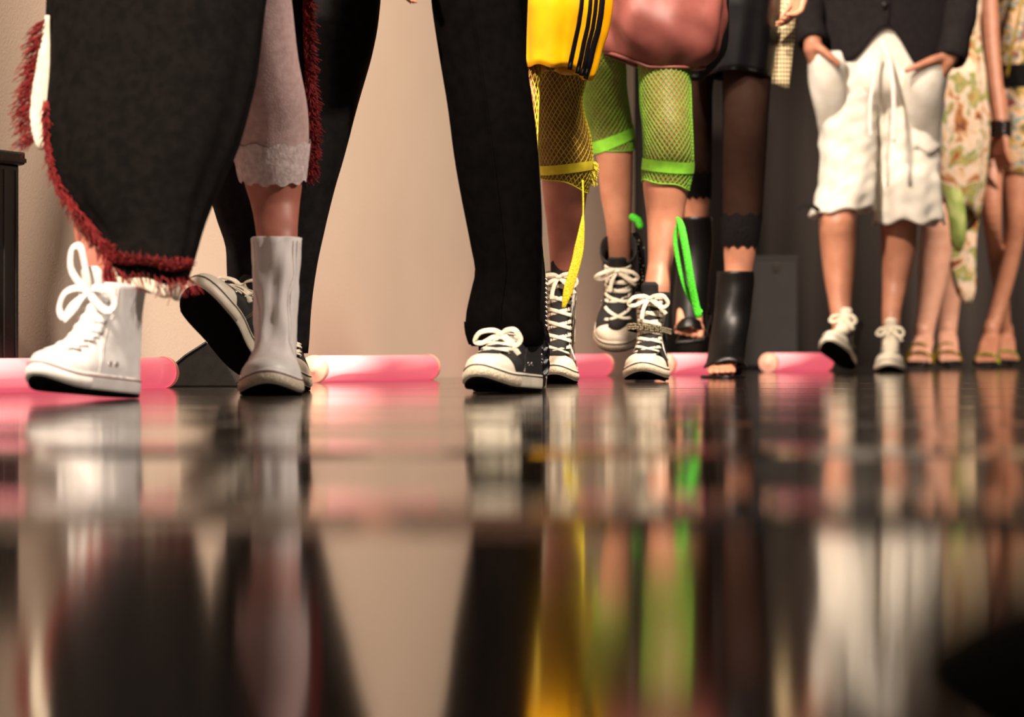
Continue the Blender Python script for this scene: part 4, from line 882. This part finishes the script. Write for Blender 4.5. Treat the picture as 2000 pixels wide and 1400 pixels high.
person_floral_long()

# ================================================================== person 9: short bright floral dress, bracelet, lime-strapped sandals
def person_floral_short():
    root = person(P(1960, 700, 11.5), 'person in short multicoloured floral dress with dark bracelet and lime-strapped sandals')
    r = [(120, 1960, 2050, 11.55, .95), (260, 1950, 2030, 11.5, 1), (350, 1954, 2016, 11.46, 1.05), (430, 1962, 2006, 11.44, 1.08), (475, 1960, 1998, 11.46, 1.08), (530, 1948, 1986, 11.48, 1.08), (600, 1932, 1966, 11.48, 1), (640, 1922, 1954, 11.46, 1), (662, 1920, 1950, 11.45, 1)]
    l = [(120, 1900, 1985, 11.55, .95), (260, 1904, 1968, 11.45, 1), (350, 1911, 1958, 11.38, 1.05), (420, 1918, 1956, 11.36, 1.1), (470, 1925, 1957, 11.42, 1.1), (530, 1934, 1966, 11.62, 1.05), (600, 1946, 1972, 11.8, 1), (655, 1952, 1974, 11.86, 1)]
    b = G(); leg(b, r); leg(b, l); cx = P(1985, 0, 11.5).x; torso(b, cx, 11.52, .88, 1.55, .088, .07)
    ball1 = P(1926, 703, 11.3); ball1.z = .032; bare_foot(b, P(1935, 660, 11.45), ball1, (-.15, -1, -.08), 1.0, 1)
    ball2 = P(1966, 700, 11.76); ball2.z = .04; bare_foot(b, P(1964, 660, 11.86), ball2, (.05, -1, -.2), .95, -1)
    arm(b, [P(1928, -200, 11.5), P(1926, -60, 11.46), P(1930, 20, 11.42), P(1937, 120, 11.36), P(1953, 240, 11.28)], [.045, .04, .038, .034, .026])
    hand(b, P(1954, 255, 11.27), (.02, -.15, -1), (.75, .5, 0), 1.0, .28, -1, .1)
    build('body', remesh(b, .0036, 3), M['skin'], root)
    d = [(-330, 1930, 2050, 11.5, .7), (-150, 1942, 2045, 11.5, .72), (0, 1946, 2046, 11.5, .72), (100, 1948, 2046, 11.5, .72), (190, 1940, 2056, 11.5, .7), (280, 1920, 2070, 11.5, .68), (345, 1906, 2078, 11.5, .66)]
    fo = lambda a, v, y: 1+(.035*math.sin(7*a+v)+.02*math.sin(12*a-4*v))*v
    dr = build('dress', G().loft(d, hem=lambda a: 338+6*math.sin(5*a), n=40, N=80, fold=fo, cap0=True), M['floral2'], root, solid=.003)
    build('waist_tie', band(d, 128, 172, .008, n=5, fold=folds((.01, 9, 0, 3))), M['black_wool'], dr)
    g = G(); g.ribbon(smooth_path([P(2004, -60, 11.38), P(1992, 20, 11.37), P(1978, 90, 11.38), P(1966, 150, 11.39)], 6), (0, -1, .1), .012, .004); build('braided_strap', g, M['gold'], dr)
    c = P(1953, 252, 11.275); br = None
    g = G()
    for dz in (-.022, -.008, .008, .022):
        g.tube([c+Vector((.038*math.cos(a), .034*math.sin(a), dz+.002*math.sin(9*a))) for a in np.linspace(0, 2*pi, 33)], .0085, 8, False)
    build('bracelet', g, M['bracelet'], root)
    sandal(root, ball1, (-.15, -1, 0), P(1940, 690, 11.54), M['lime_leather'], 1.0, ((-.005, .022),)); sandal(root, ball2, (.05, -1, 0), P(1972, 686, 11.95), M['lime_leather'], .95, ((0, .024),))
person_floral_short()
